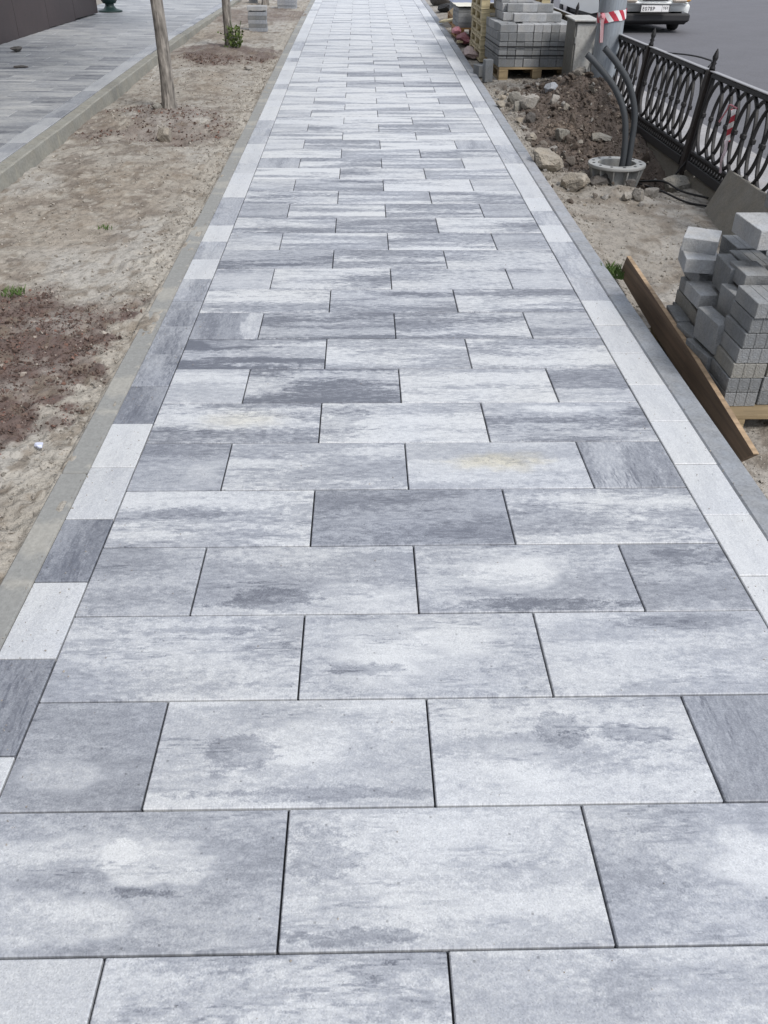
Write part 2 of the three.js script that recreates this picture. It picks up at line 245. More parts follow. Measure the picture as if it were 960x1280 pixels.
const M = {
  joint: std({ color: rgb(0.035, 0.035, 0.04), roughness: 1 }),
  kerb: std({ map: rep(dustTex, 1.3), bumpMap: rep(concBump, 3), bumpScale: 0.002, roughness: 0.9 }),
  kerbR: conc(0.36, 0.38, 0.41, 1.7, 0.0015), kerbR2: conc(0.40, 0.415, 0.44, 1.3, 0.0015), kerbR3: conc(0.33, 0.35, 0.375, 2.1, 0.0015),
  paver: conc(0.31, 0.32, 0.325, 3.1, 0.006), paver2: conc(0.24, 0.25, 0.255, 2.7, 0.006), paver3: conc(0.46, 0.47, 0.475, 2.9, 0.006), paverWarm: conc(0.33, 0.323, 0.295, 2.9, 0.006),
  oldConc: conc(0.29, 0.275, 0.24, 2.2, 0.004), paleConc: conc(0.40, 0.375, 0.335, 2.5, 0.006), tanRock: conc(0.39, 0.35, 0.29, 3, 0.008), greyRock: conc(0.30, 0.28, 0.25, 3, 0.006), darkRock: conc(0.13, 0.12, 0.11, 3, 0.006),
  pallet: std({ color: rgb(0.42, 0.33, 0.2), map: rep(woodTex, 1.5), roughness: 0.85 }), paleWood: std({ color: rgb(0.68, 0.60, 0.39), map: rep(woodTex, 1.5), roughness: 0.85 }), orangeWood: std({ color: rgb(0.5, 0.29, 0.12), map: rep(woodTex, 1.5), roughness: 0.85 }),
  board: std({ color: rgb(0.27, 0.195, 0.138), map: rep(woodTex, 1.2, 2.4), roughness: 0.8 }), boardEdge: std({ color: rgb(0.5, 0.37, 0.245), map: rep(woodTex, 2), roughness: 0.85 }),
  iron: std({ color: rgb(0.009, 0.0085, 0.0095), roughness: 0.62 }), rustIron: std({ color: rgb(0.018, 0.0125, 0.01), roughness: 0.7 }), railSheen: std({ color: rgb(0.3, 0.3, 0.31), roughness: 0.5, metalness: 0.2 }),
  poleM: std({ color: rgb(0.30, 0.335, 0.37), map: rep(concTex, 1.4), roughness: 0.6 }), cabinet: std({ color: rgb(0.5, 0.5, 0.475), map: rep(concTex, 0.8), roughness: 0.6 }), cabinetShade: std({ color: rgb(0.2, 0.2, 0.185), map: rep(concTex, 0.8), roughness: 0.7 }),
  galv: std({ color: rgb(0.43, 0.44, 0.43), map: rep(concTex, 5), roughness: 0.55, metalness: 0.15 }), conduit: std({ color: rgb(0.04, 0.046, 0.052), roughness: 0.66 }), rubber: std({ color: rgb(0.015, 0.015, 0.016), roughness: 0.8 }),
  asphalt: std({ color: rgb(0.125, 0.125, 0.137), map: rep(asphTex, 0.6), bumpMap: rep(concBump, 2), bumpScale: 0.003, roughness: 0.85 }), strip: conc(0.36, 0.355, 0.36, 0.9, 0.003), facade: conc(0.34, 0.32, 0.29, 0.6, 0.003), kerbHi: conc(0.33, 0.325, 0.285, 1.3, 0.002),
  granite: std({ color: rgb(0.052, 0.036, 0.036), map: rep(concTex, 1.1), roughness: 0.5 }),
  bark: std({ color: rgb(0.4, 0.375, 0.345), map: rep(barkTex, 1, 1), bumpMap: rep(barkTex, 1, 1), bumpScale: 0.012, roughness: 0.95 }),
  leaf: std({ color: rgb(0.085, 0.125, 0.03), roughness: 0.8, side: THREE.DoubleSide }), leafDark: std({ color: rgb(0.05, 0.09, 0.025), roughness: 0.8, side: THREE.DoubleSide }), grass: std({ color: rgb(0.09, 0.15, 0.04), roughness: 0.85, side: THREE.DoubleSide }),
  whitePaint: new THREE.MeshPhysicalMaterial({ color: rgb(0.87, 0.9, 0.89), roughness: 0.35, clearcoat: 0.6, clearcoatRoughness: 0.1 }), blackPlastic: std({ color: rgb(0.02, 0.02, 0.022), roughness: 0.6 }), glass: std({ color: rgb(0.03, 0.035, 0.04), roughness: 0.08, metalness: 0.1 }),
  amber: std({ color: rgb(0.72, 0.42, 0.13), roughness: 0.2 }), lampGlass: std({ color: rgb(0.62, 0.55, 0.46), roughness: 0.12 }), chrome: std({ color: rgb(0.6, 0.6, 0.62), roughness: 0.15, metalness: 1 }),
  film: std({ color: rgb(0.78, 0.75, 0.6), roughness: 0.3 }), filmBlue: std({ color: rgb(0.38, 0.43, 0.58), roughness: 0.35 }), red: std({ color: rgb(0.16, 0.04, 0.05), roughness: 0.7 }), pink: std({ color: rgb(0.48, 0.19, 0.22), roughness: 0.6 }),
  greenMetal: std({ color: rgb(0.02, 0.045, 0.042), roughness: 0.5 }),
};
const soilMat = std({ vertexColors: true, map: rep(soilTex, 1.1), bumpMap: rep(soilBump, 1.9), bumpScale: 0.022, roughness: 1 });

// ---------------------------------------------------------------- ground
struct('ground', new THREE.PlaneGeometry(320, 320).rotateX(-Math.PI / 2).translate(0, -0.5, -60), std({ color: rgb(0.24, 0.22, 0.19), map: rep(soilTex, 120), roughness: 1 }));
function zlist(z0, z1) { const o = []; let z = z0; while (z > z1) { o.push(z); z -= Math.max(0.0125, 0.0058 * Math.max(0, 0.8 - z)); } o.push(z1); return o; }
function field(name, x0, x1, nx, zs, hf, cf) {
  const pos = [], col = [], uv = [], idx = [], c = [0, 0, 0];
  zs.forEach((z, j) => { for (let i = 0; i <= nx; i++) { const x = lerp(x0, x1, i / nx); pos.push(x, G(z) + hf(x, z), z); cf(x, z, c); col.push(...c); uv.push(x, z); } });
  const w = nx + 1; for (let j = 0; j < zs.length - 1; j++) for (let i = 0; i < nx; i++) { const a = j * w + i, b = a + 1, e = a + w, f = e + 1; x1 > x0 ? idx.push(a, b, e, b, f, e) : idx.push(a, e, b, b, e, f); }
  const g = new THREE.BufferGeometry(); g.setAttribute('position', new THREE.Float32BufferAttribute(pos, 3)); g.setAttribute('color', new THREE.Float32BufferAttribute(col, 3)); g.setAttribute('uv', new THREE.Float32BufferAttribute(uv, 2)); g.setIndex(idx); g.computeVertexNormals();
  return struct(name, g, soilMat);
}
const mix3 = (c, d, t) => { for (let k = 0; k < 3; k++) c[k] = lerp(c[k], d[k], t); };
// left bed: dusty sand, brown bark-like earth in patches
function mulchMask(x, z) {
  const w = 0.55 * (fbm(x * 3, z * 3, 4, 201) - 0.5), w2 = 0.42 * (fbm(x * 9, z * 9, 5, 203) - 0.5);
  const patch = ss(0.035, -0.05, x + 1.36 + 0.12 * (z + 1.8) + w * 0.6 + w2) * ss(-1.6, -1.95, z + w) * ss(-3.35, -3.0, z + w * 1.2);
  const e1 = Math.hypot((x + 1.83) / 0.72, (z + 7.2) / 0.75) + w * 1.6 + w2, e2 = Math.hypot((x + 1.83) / 0.68, (z + 11.3) / 0.85) + w + w2, e3 = Math.hypot((x + 1.9) / 0.9, (z + 16) / 1.4) + w;
  return clamp(Math.max(patch * (0.62 + 0.38 * ss(0.4, 0.55, fbm(x * 7 + 2, z * 7, 4, 209))), 0.55 * ss(1.05, 0.75, e1) * ss(0.35, 0.7, fbm(x * 6, z * 5, 3, 207) + 0.18), 0.85 * ss(1.1, 0.8, e2), 0.6 * ss(1.1, 0.8, e3)));
}
field('soil', -1.07, -2.53, 160, zlist(1.6, -24), (x, z) => {
  const m = mulchMask(x, z), e = ss(-1.5, -1.22, x);
  if (x > -1.16) { const k = fbm(x * 24, z * 10, 4, 217) + 0.5 * (fbm(3, z * 1.7, 3, 218) - 0.5); return lerp(-0.013 + 0.034 * (k - 0.5), -0.012 + 0.06 * (k - 0.56), ss(-1.14, -1.06, x)); }
  return hL(x, z) + 0.034 * (fbm(x * 2.4, z * 2.2, 3, 211) - 0.5) + 0.024 * (fbm(x * 9, z * 8, 4, 213) - 0.5) + (0.016 + 0.022 * m + 0.018 * e) * (fbm(x * 30, z * 30, 4, 215) - 0.5);
}, (x, z, c) => {
  const n = fbm(x * 2.2, z * 1.6, 4, 221), n2 = fbm(x * 7, z * 6, 4, 223);
  c[0] = 0.33; c[1] = 0.305; c[2] = 0.266; mix3(c, [0.385, 0.368, 0.335], ss(0.4, 0.62, n)); mix3(c, [0.275, 0.232, 0.182], 0.6 * ss(0.5, 0.7, fbm(x * 1.7 + 40, z * 1.1, 3, 227))); mix3(c, [0.175, 0.148, 0.122], 0.7 * ss(0.5, 0.64, n2) * ss(0.35, 0.55, fbm(x * 2.1 + 9, z * 1.8, 3, 228))); mix3(c, [0.42, 0.395, 0.345], 0.6 * ss(0.58, 0.7, fbm(x * 11 + 3, z * 14, 4, 229)));
  mix3(c, [0.40, 0.372, 0.32], 0.6 * ss(-1.42, -1.2, x)); mix3(c, [0.13, 0.096, 0.084], mulchMask(x, z) * (0.72 + 0.3 * ss(0.35, 0.5, n2)));
  mix3(c, [0.17, 0.135, 0.1], 0.6 * ss(0.6, 0.72, fbm(x * 16, z * 13, 3, 225)));
});
// right verge: churned, dug out beside the fence
field('soil', 1.145, 2.2, 130, zlist(1.6, -24), (x, z) => {
  const m = moundMask(x, z);
  return hR(x, z) + 0.03 * (fbm(x * 3, z * 2.6, 3, 231) - 0.5) * ss(1.15, 1.4, x) + (0.022 + 0.075 * m) * (fbm(x * 9, z * 8, 4, 233) - 0.5) + (0.01 + 0.045 * m) * (fbm(x * 27, z * 27, 4, 235) - 0.5);
}, (x, z, c) => {
  const n = fbm(x * 2.6, z * 2, 4, 241), n2 = fbm(x * 9, z * 8, 4, 243);
  c[0] = 0.30; c[1] = 0.277; c[2] = 0.243; mix3(c, [0.365, 0.345, 0.312], ss(0.45, 0.66, n)); mix3(c, [0.19, 0.162, 0.13], 0.75 * ss(0.5, 0.68, n2)); mix3(c, [0.13, 0.112, 0.095], 0.75 * ss(-5.35, -5.75, z) * ss(1.45, 1.7, x));
  const m = moundMask(x, z); mix3(c, [0.102, 0.08, 0.066], ss(0.22, 0.62, m + 0.35 * (n2 - 0.5)) * 0.95); mix3(c, [0.24, 0.19, 0.145], 0.5 * m * ss(0.55, 0.7, n));
});

// ---------------------------------------------------------------- the new footpath
const path = struct('footpath');
{
  const zs = zlist(1.6, -30), pos = [], idx = [];
  zs.forEach((z) => pos.push(-1.06, G(z) - 0.014, z, 1.06, G(z) - 0.014, z));
  for (let j = 0; j < zs.length - 1; j++) { const a = j * 2; idx.push(a, a + 1, a + 2, a + 1, a + 3, a + 2); }
  const g = new THREE.BufferGeometry(); g.setAttribute('position', new THREE.Float32BufferAttribute(pos, 3)); g.setIndex(idx); g.computeVertexNormals(); part('jointing_sand', g, M.joint, path);
}
const far = [[], []];
let laid = 0;
function lay(parent, name, w, d, atlasN, cell, half, flip, x, z, dy, gap = 0.0042, stuff) {
  const g = slab(w, d, cell, half, flip);
  const o = new THREE.Mesh(g, slabMat[atlasN]); o.name = name; o.castShadow = o.receiveShadow = true;
  o.position.set(x, G(z) + dy, z); o.rotation.set(slope(z) + rr(-0.0015, 0.0015), rr(-0.001, 0.001), rr(-0.0015, 0.0015));
  if (stuff) { o.updateMatrix(); far[atlasN].push(g.clone().applyMatrix4(o.matrix)); } else parent.add(o);
  return o;
}
const gap = 0.0045;
const genTone = (t) => clamp(Math.round(23 * clamp((t - 0.22) / 0.58) ** 1.25), 0, 23);
const rowTones = { 9: [, 0.3, 0.44], 10: [0.7, 0.42, 0.5], 11: [0.38, 0.6, 0.5, 0.46], 12: [0.24, 0.58, 0.5], 13: [0.44, 0.6, 0.68, 0.42], 14: [0.52, 0.34, 0.6], 15: [0.5, 0.66, 0.58, 0.5], 16: [0.48, 0.62, 0.55], 17: [0.46, 0.42, 0.66, 0.58], 18: [0.78, 0.56, 0.6], 19: [0.5, 0.6, 0.66, 0.56] };
for (let r = -4; r < 98; r++) {
  const z = -(r + 0.5) * 0.3, odd = ((r % 2) + 2) % 2 === 1;
  const cols = odd ? [[-0.75, 1], [-0.3, 0], [0.3, 0], [0.75, 2]] : [[-0.6, 0], [0, 0], [0.6, 0]];
  cols.forEach(([x, h], k) => {
    const w = (h ? 0.3 : 0.6) - gap, d = 0.3 - gap, s = spot[r + ':' + k], dy = rr(-0.0009, 0.0009); laid++;
    const st = r > 72;
    if (s) return lay(path, 'paving_slab', w, d, 0, s[0], s[1], 0, x, z, dy);
    const t = rowTones[r]?.[k] ?? (r > 24 && r < 37 && rnd() < 0.12 ? 0.34 : r < 26 ? rr(0.5, 0.95) : rr(0.8, 1.0));  // distant rows get paler tones: grazing sky reflection put into the slab colour
    if (h) lay(path, 'paving_slab', w, d, 1, t < 0.38 ? 29 : t < 0.56 ? (rnd() < 0.5 ? 30 : 29) : 31, t < 0.38 ? 1 : rnd() < 0.5 ? 1 : 2, Math.floor(rnd() * 4), x, z, dy, 0, st);
    else lay(path, 'paving_slab', w, d, 1, clamp(genTone(t) + Math.floor(rr(-1, 2)), 0, 23), 0, Math.floor(rnd() * 4), x, z, dy, 0, st);
  });
}
const BL = [0.9, 0.9, 0.9, 0.78, 0.9, 0.08, 0.86, 0.12, 0.82, 0.88, 0.2, 0.3, 0.34, 0.3, 0.46, 0.84, 0.46, 0.86, 0.38, 0.42, 0.86, 0.8, 0.62, 0.72];
const BR = [0.9, 0.9, 0.9, 0.9, 0.9, 0.9, 0.9, 0.9, 0.88, 0.88, 0.86, 0.9, 0.74, 0.88, 0.64, 0.62, 0.6, 0.9, 0.54, 0.86, 0.74, 0.76, 0.9, 0.48, 0.5, 0.8, 0.86];
function border(parent, name, x, k, z, t, yoff = 0, st) {
  t += rr(-0.045, 0.045);
  const q = t < 0.12 ? [24, 1] : t < 0.2 ? [24, 2] : t < 0.33 ? [25, 1] : t < 0.42 ? [25, 2] : t < 0.5 ? [26, 1] : t < 0.6 ? [26, 2] : t < 0.7 ? [27, 1] : t < 0.8 ? [27, 2] : t < 0.87 ? [28, 1] : [28, 2];
  return lay(parent, name, 0.15 - gap, 0.3 - gap * 0.9, 1, q[0], q[1], Math.floor(rnd() * 8), x, z, yoff + rr(-0.0009, 0.0009), 0, st);
}
for (let k = 0; k < 98; k++) {
  const z = 1.055 - 0.15 - k * 0.3 + 0.0;      // joints at ... -0.445, -0.745 ...
  border(path, 'border_slab', -0.975, k, z, BL[k] ?? (rnd() < 0.12 ? rr(0.4, 0.5) : rr(0.65, 0.95)), 0, k > 76);
  border(path, 'border_slab', 0.975, k, z, BR[k] ?? (rnd() < 0.15 ? rr(0.4, 0.5) : rr(0.65, 0.95)), 0, k > 76);
}
far.forEach((a, i) => { if (!a.length) return; const o = part('far_slabs', mergeGeometries(a), slabMat[i], path); o.userData.kind = 'stuff'; });

// kerbs
const kerbGeo = cbox(0.088, 0.16, 0.994, 0.006); kerbGeo.translate(0, -0.08, 0);
const kerbL = struct('kerb'), kerbR = struct('kerb');
for (let k = -2; k < 30; k++) {
  const z = -1.12 - k; part('kerb_stone', kerbGeo, M.kerb, kerbL, [-1.096 + rr(-0.002, 0.002), G(z) - 0.004 + rr(-0.003, 0.002), z], [slope(z), 0, 0]);
  const z2 = -0.72 - k; part('kerb_stone', kerbGeo, [M.kerbR, M.kerbR2, M.kerbR3][Math.floor(hash(k + 5, 3, 3) * 3)], kerbR, [1.097 + rr(-0.002, 0.002), G(z2) + rr(-0.003, 0.001), z2], [slope(z2), 0, 0]);
}

// ---------------------------------------------------------------- the older pavement on the left
const pave = struct('pavement'), paveKerb = struct('kerb');
{
  const zs = zlist(0, -30), pos = [], idx = [];
  zs.forEach((z) => pos.push(-4.9, G(z) + paveH(z) - 0.012, z, -2.58, G(z) + paveH(z) - 0.012, z));
  for (let j = 0; j < zs.length - 1; j++) { const a = j * 2; idx.push(a, a + 1, a + 2, a + 1, a + 3, a + 2); }
  const g = new THREE.BufferGeometry(); g.setAttribute('position', new THREE.Float32BufferAttribute(pos, 3)); g.setIndex(idx); g.computeVertexNormals(); part('jointing_sand', g, M.joint, pave);
}
const oldSlab = slabMat[1].clone(); oldSlab.color.setRGB(0.8, 0.8, 0.79); oldSlab.roughness = 0.55;
const kerbHi = cbox(0.1, 0.3, 0.994, 0.008); kerbHi.translate(0, -0.15, 0);
{
  const keep = slabMat[1], keep0 = slabMat[0]; slabMat[1] = oldSlab; slabMat[0] = keep0.clone(); slabMat[0].color.setRGB(0.8, 0.79, 0.76); slabMat[0].roughness = 0.55; const oldNear = slabMat[0], full = ['-1:1', '-1:2', '0:2', '2:0', '2:1', '2:2', '3:1', '4:0', '4:2', '5:1', '0:1'].map((q) => spot[q][0]); const oldFar = [], oldFar0 = [];
  for (let r = 4; r < 90; r++) {
    const z = -(r + 0.5) * 0.3, odd = r % 2 === 1, st = r > 70;
    const cols = odd ? [[-2.905, 1], [-3.355, 0], [-3.955, 0], [-4.555, 0]] : [[-3.055, 0], [-3.655, 0], [-4.255, 0], [-4.705, 1]];
    for (const [x, h] of cols) {
      const o = lay(pave, 'paving_slab', (h ? 0.3 : 0.6) - gap, 0.3 - gap, 0, h ? spot['3:0'][0] : pick0(full), h ? (rnd() < 0.5 ? 1 : 2) : 0, Math.floor(rnd() * 4), x, z, paveH(z) + rr(-0.001, 0.001));
      if (st) { pave.remove(o); o.updateMatrix(); oldFar0.push(o.geometry.clone().applyMatrix4(o.matrix)); }
    }
    const b = border(pave, 'border_slab', -2.68, r, z, rnd() < 0.3 ? rr(0.42, 0.5) : rr(0.55, 0.75), paveH(z));
    if (st) { pave.remove(b); b.updateMatrix(); oldFar.push(b.geometry.clone().applyMatrix4(b.matrix)); }
  }
  part('far_border_slabs', mergeGeometries(oldFar), oldSlab, pave).userData.kind = 'stuff'; part('far_slabs', mergeGeometries(oldFar0), oldNear, pave).userData.kind = 'stuff'; slabMat[1] = keep; slabMat[0] = keep0;
  for (let k = 0; k < 27; k++) { const z = -1.9 - k; part('kerb_stone', kerbHi, M.kerbHi, paveKerb, [-2.552 + rr(-0.003, 0.003), G(z) + paveH(z) + rr(-0.002, 0.004), z], [slope(z), 0, 0]); }
}

// the building along the left pavement: dark stone base, plain facade with windows above
{
  const t = thing('building', 'dark brown stone base of a building along the left pavement', 'building');
  const a = [-5.4, 9], b = [-4.4, -15.35], L = Math.hypot(b[0] - a[0], b[1] - a[1]), ang = Math.atan2(b[0] - a[0], b[1] - a[1]), n = 21, w = L / n, hw = 1.0;
  const at = (s, off) => [lerp(a[0], b[0], s) - off, lerp(a[1], b[1], s)];
  for (let i = 0; i < n; i++) for (let k = 0; k < 3; k++) { const [x, z] = at((i + 0.5) / n, 0.06 + rr(-0.002, 0.002)); part('stone_panel', cbox(0.12, 0.94, w - 0.008, 0.004), M.granite, t, [x, G(z) + 0.54 + k * 0.95, z], [0, ang, 0]); }
  const [cx, cz] = at(0.5, 4.2); part('wall', new THREE.BoxGeometry(8, 2.9, L), M.joint, t, [cx, 1.3, cz], [0, ang, 0]);
  const fx = new THREE.Shape([[0, 0], [L, 0], [L, 13], [0, 13]].map((p) => new THREE.Vector2(...p)));
  for (let f = 0; f < 4; f++) for (let i = 0; i < 9; i++) { const h = new THREE.Path(), u = 0.75 + i * 2.6, v = 0.9 + f * 3.1; h.moveTo(u, v); h.lineTo(u + hw * 1.3, v); h.lineTo(u + hw * 1.3, v + 1.6); h.lineTo(u, v + 1.6); fx.holes.push(h); }
  const fg = new THREE.ExtrudeGeometry(fx, { depth: 0.3, bevelEnabled: false }); const fm = part('facade', boxUV(fg), M.facade, t, [a[0] - 0.06, 2.98, a[1]], [0, Math.PI / 2 + Math.atan2(b[0] - a[0], -(b[1] - a[1])) * -1, 0]);
  for (let f = 0; f < 4; f++) for (let i = 0; i < 9; i++) { const s = (0.75 + i * 2.6 + 0.65) / L, [x, z] = at(s, 0.3); part('window', new THREE.BoxGeometry(0.03, 1.62, 1.32), M.glass, t, [x, 2.98 + 1.7 + f * 3.1, z], [0, ang, 0]); }
  part('roof', new THREE.BoxGeometry(8.4, 0.3, L + 0.4), M.facade, t, [cx, 16.15, cz], [0, ang, 0]);
}
{ // foot of a street bin
  const z = -15.75, y = G(z) + paveH(z), t = thing('street_bin', 'dark green metal bin at the far end of the brown wall', 'bin', [-4.3, y, z]); t.scale.setScalar(0.72);
  part('foot', new THREE.LatheGeometry([[0, 0], [0.27, 0], [0.27, 0.03], [0.15, 0.06], [0.1, 0.12], [0.1, 0.16]].map((p) => new THREE.Vector2(...p)), 24), M.greenMetal, t);
  part('bowl', new THREE.LatheGeometry([[0, 0.16], [0.14, 0.17], [0.22, 0.3], [0.25, 0.7], [0.28, 0.74], [0.25, 0.76], [0.22, 0.72], [0, 0.4]].map((p) => new THREE.Vector2(...p)), 24), M.greenMetal, t);
}
// ---------------------------------------------------------------- trees
function trunkGeo(r0, r1, H, s) {
  const g = new THREE.CylinderGeometry(r1, r0, H, 20, 60, true); g.translate(0, H / 2, 0); const p = g.attributes.position, uv = g.attributes.uv;
  for (let i = 0; i < p.count; i++) { const y = p.getY(i), a = Math.atan2(p.getZ(i), p.getX(i)), k = 1 + 0.16 * (fbm(a * 1.4 + 8, y * 3, 4, s) - 0.5) + 0.3 * Math.exp(-y / 0.05) + 0.1 * Math.exp(-y / 0.25); p.setXYZ(i, p.getX(i) * k + 0.02 * Math.sin(y * 2 + s), y, p.getZ(i) * k + 0.015 * Math.cos(y * 2.3 + s)); uv.setXY(i, uv.getX(i) * 0.4, y); }
  g.computeVertexNormals(); return g;
}
function leafCloud(n, size, fn) { const pos = [], v = new THREE.Vector3(), e = new THREE.Euler(), q = new THREE.Quaternion(); for (let i = 0; i < n; i++) { const c = fn(); q.setFromEuler(e.set(rr(0, 6.3), rr(0, 6.3), rr(0, 6.3))); const s = size * rr(0.6, 1.3); const P = [[-0.5, 0, 0], [0, 0.1, 0.3], [0.5, 0, 0], [0, 0.1, -0.3]].map((p) => v.set(...p).multiplyScalar(s).applyQuaternion(q).add(c).toArray()); pos.push(...P[0], ...P[1], ...P[2], ...P[0], ...P[2], ...P[3]); } const g = new THREE.BufferGeometry(); g.setAttribute('position', new THREE.Float32BufferAttribute(pos, 3)); g.computeVertexNormals(); return g; }
const limbs = mergeGeometries([0, 1, 2, 3, 4, 5, 6].map((i) => { const a = i * 2.4, h = 2.5 + i * 0.28, l = 1.1 - i * 0.06; return tube([[0, h, 0], [Math.cos(a) * l * 0.5, h + 0.35, Math.sin(a) * l * 0.5], [Math.cos(a) * l, h + 0.95, Math.sin(a) * l]], 0.018, 8, 6); }));
const crown = leafCloud(2200, 0.1, () => { const v = new THREE.Vector3(rr(-1, 1), rr(-1, 1), rr(-1, 1)).normalize().multiplyScalar(Math.cbrt(rnd())); const k = 0.8 + 0.5 * fbm(v.x * 2 + 5, v.z * 2 + v.y, 3, 77); return new THREE.Vector3(v.x * 1.1 * k, 4.3 + v.y * 1.4 * k, v.z * 1.1 * k); });
function tree(x, z, r, label, s) { const t = thing('street_tree', label, 'tree', [x, G(z) + hL(x, z) - 0.02, z]); part('trunk', trunkGeo(r, r * 0.62, 4.2, s), M.bark, t); part('limbs', limbs, M.bark, t, [0, 0, 0], [0, s, 0]); part('crown', crown, M.leaf, t, [0, 0, 0], [0, s, 0]); return t; }
tree(-1.865, -7.57, 0.056, 'nearest bare tree trunk rising from the sandy bed between the two pavements', 1);
tree(-1.82, -11.77, 0.056, 'second tree trunk with a leafy green shoot at its foot', 4);
tree(-1.95, -17.9, 0.06, 'far thin tree trunk behind the stack of grey blocks', 7);
{ // green shoot at the second tree
  const x = -1.74, z = -11.62, t = thing('young_shrub', 'small bright green shrub growing at the foot of the second tree', 'shrub', [x, G(z) + hL(x, z), z]);
  part('foliage', leafCloud(230, 0.045, () => { const a = rr(0, 6.28), h = rr(0.02, 0.34), r = (0.04 + 0.07 * Math.sin(h * 8)) * Math.sqrt(rnd()); return new THREE.Vector3(Math.cos(a) * r - (rnd() < 0.18 ? 0.11 : 0), h * 0.72, Math.sin(a) * r); }), M.leaf, t);
  part('stem', mergeGeometries([0, 1, 2, 3].map((i) => tube([[0, 0, 0], [0.04 * Math.cos(i * 2), 0.15, 0.04 * Math.sin(i * 2)], [0.09 * Math.cos(i * 2), 0.3, 0.09 * Math.sin(i * 2)]], 0.004, 6, 5))), M.leafDark, t);
}
function tuft(x, z, h0, n, hgt, spread, label) {
  const pos = []; for (let i = 0; i < n; i++) { const a = rr(0, 6.28), r = spread * Math.sqrt(rnd()), bx = Math.cos(a) * r, bz = Math.sin(a) * r, l = hgt * rr(0.5, 1.1), dx = rr(-0.6, 0.6) * l, dz = rr(-0.6, 0.6) * l, w = 0.004; pos.push(bx - w, 0, bz, bx + w, 0, bz + w, bx + dx * 0.5, l * 0.7, bz + dz * 0.5, bx + dx * 0.5, l * 0.7, bz + dz * 0.5, bx + w, 0, bz + w, bx + dx, l, bz + dz); }
  const g = new THREE.BufferGeometry(); g.setAttribute('position', new THREE.Float32BufferAttribute(pos, 3)); g.computeVertexNormals();
  return solo('grass_tuft', label, 'grass', g, M.grass, [x, G(z) + h0, z]);
}
tuft(1.19, -3.62, -0.05, 110, 0.07, 0.06, 'green grass tuft between the right kerb and the far end of the brown board');
tuft(-1.66, -4.36, hL(-1.66, -4.36) - 0.002, 34, 0.02, 0.05, 'small dull green weed alone in the middle of the sandy bed');
tuft(-1.84, -3.28, hL(-1.84, -3.28) + 0.004, 80, 0.03, 0.06, 'small green weed above the dark brown earth patch at left');

// ---------------------------------------------------------------- block stacks in the left bed
{
  const z = -13.85, y = G(z) + hL(-1.68, z) - 0.01, t = thing('block_stack', 'stack of grey blocks with a pale top slab, nearer of two in the left bed', 'block stack', [-1.675, y, z], 0.04);
  for (let k = 0; k < 5; k++) part('paving_block', cbox(0.27 + rr(-0.004, 0.004), 0.05, 0.2, 0.003), k % 2 ? M.paver2 : M.kerbR, t, [rr(-0.004, 0.004), 0.025 + k * 0.051, rr(-0.004, 0.004)]);
  part('paving_block', cbox(0.285, 0.055, 0.21, 0.003), M.paver3, t, [0.002, 0.3, 0.005], [0.01, 0.02, 0]);
  for (const s of [-0.1, 0.1]) part('spacer', cbox(0.03, 0.02, 0.18, 0.002), M.paver2, t, [s, 0.264, 0]);
}
{
  const z = -17.42, y = G(z) + hL(-1.49, z) - 0.01, t = thing('block_stack', 'farther stack of dark grey blocks in the left bed beside the new path', 'block stack', [-1.49, y, z], -0.02);
  for (let k = 0; k < 5; k++) part('paving_block', cbox(0.34, 0.055, 0.22, 0.003), M.kerbR, t, [rr(-0.005, 0.005), 0.028 + k * 0.057, rr(-0.005, 0.005)]);
}
{
  const z = -18.3, y = G(z) + hL(-2.2, z), t = thing('block_stack', 'grey block pile left of the far thin tree trunk', 'block stack', [-2.2, y, z], 0.1);
  for (let k = 0; k < 4; k++) part('paving_block', cbox(0.17, 0.07, 0.2, 0.003), M.paver2, t, [rr(-0.004, 0.004), 0.035 + k * 0.072, 0]);
}
// small things on the left
solo('paper_scrap', 'small crumpled pale blue scrap of litter beside the left kerb', 'litter', chunk(0.03, 0.014, 0.028, 9, 0), std({ color: rgb(0.62, 0.66, 0.8), roughness: 0.7 }), [-1.275, G(-1.82) - 0.016, -1.82]);
solo('stone_chip', 'pale flat tan chip on the soil in front of the second tree', 'stone', chunk(0.1, 0.03, 0.1, 14), M.paleConc, [-1.44, G(-10.22) + 0.0, -10.22]);
solo('stone_chip', 'tan upright lump in the hollow before the nearest tree', 'stone', chunk(0.11, 0.12, 0.1), M.tanRock, [-1.75, G(-6.72) + hL(-1.75, -6.72) + 0.03, -6.72]);
solo('pebble', 'grey pebble leaning against the left foot of the nearest trunk', 'stone', chunk(0.08, 0.06, 0.08, 26, 0), M.oldConc, [-1.94, G(-7.5) + hL(-1.94, -7.5) + 0.02, -7.5]);
solo('debris_lump', 'small dark clump lying on the left pavement', 'debris', chunk(0.11, 0.045, 0.13, 16, 0.2), M.darkRock, [-4.16, G(-10.6) + paveH(-10.6) + 0.03, -10.6]);
solo('debris_lump', 'thin dark streak of debris on the left pavement below the clump', 'debris', chunk(0.15, 0.02, 0.09, 14, 0.2), M.darkRock, [-3.76, G(-9.45) + paveH(-9.45) + 0.006, -9.45]);

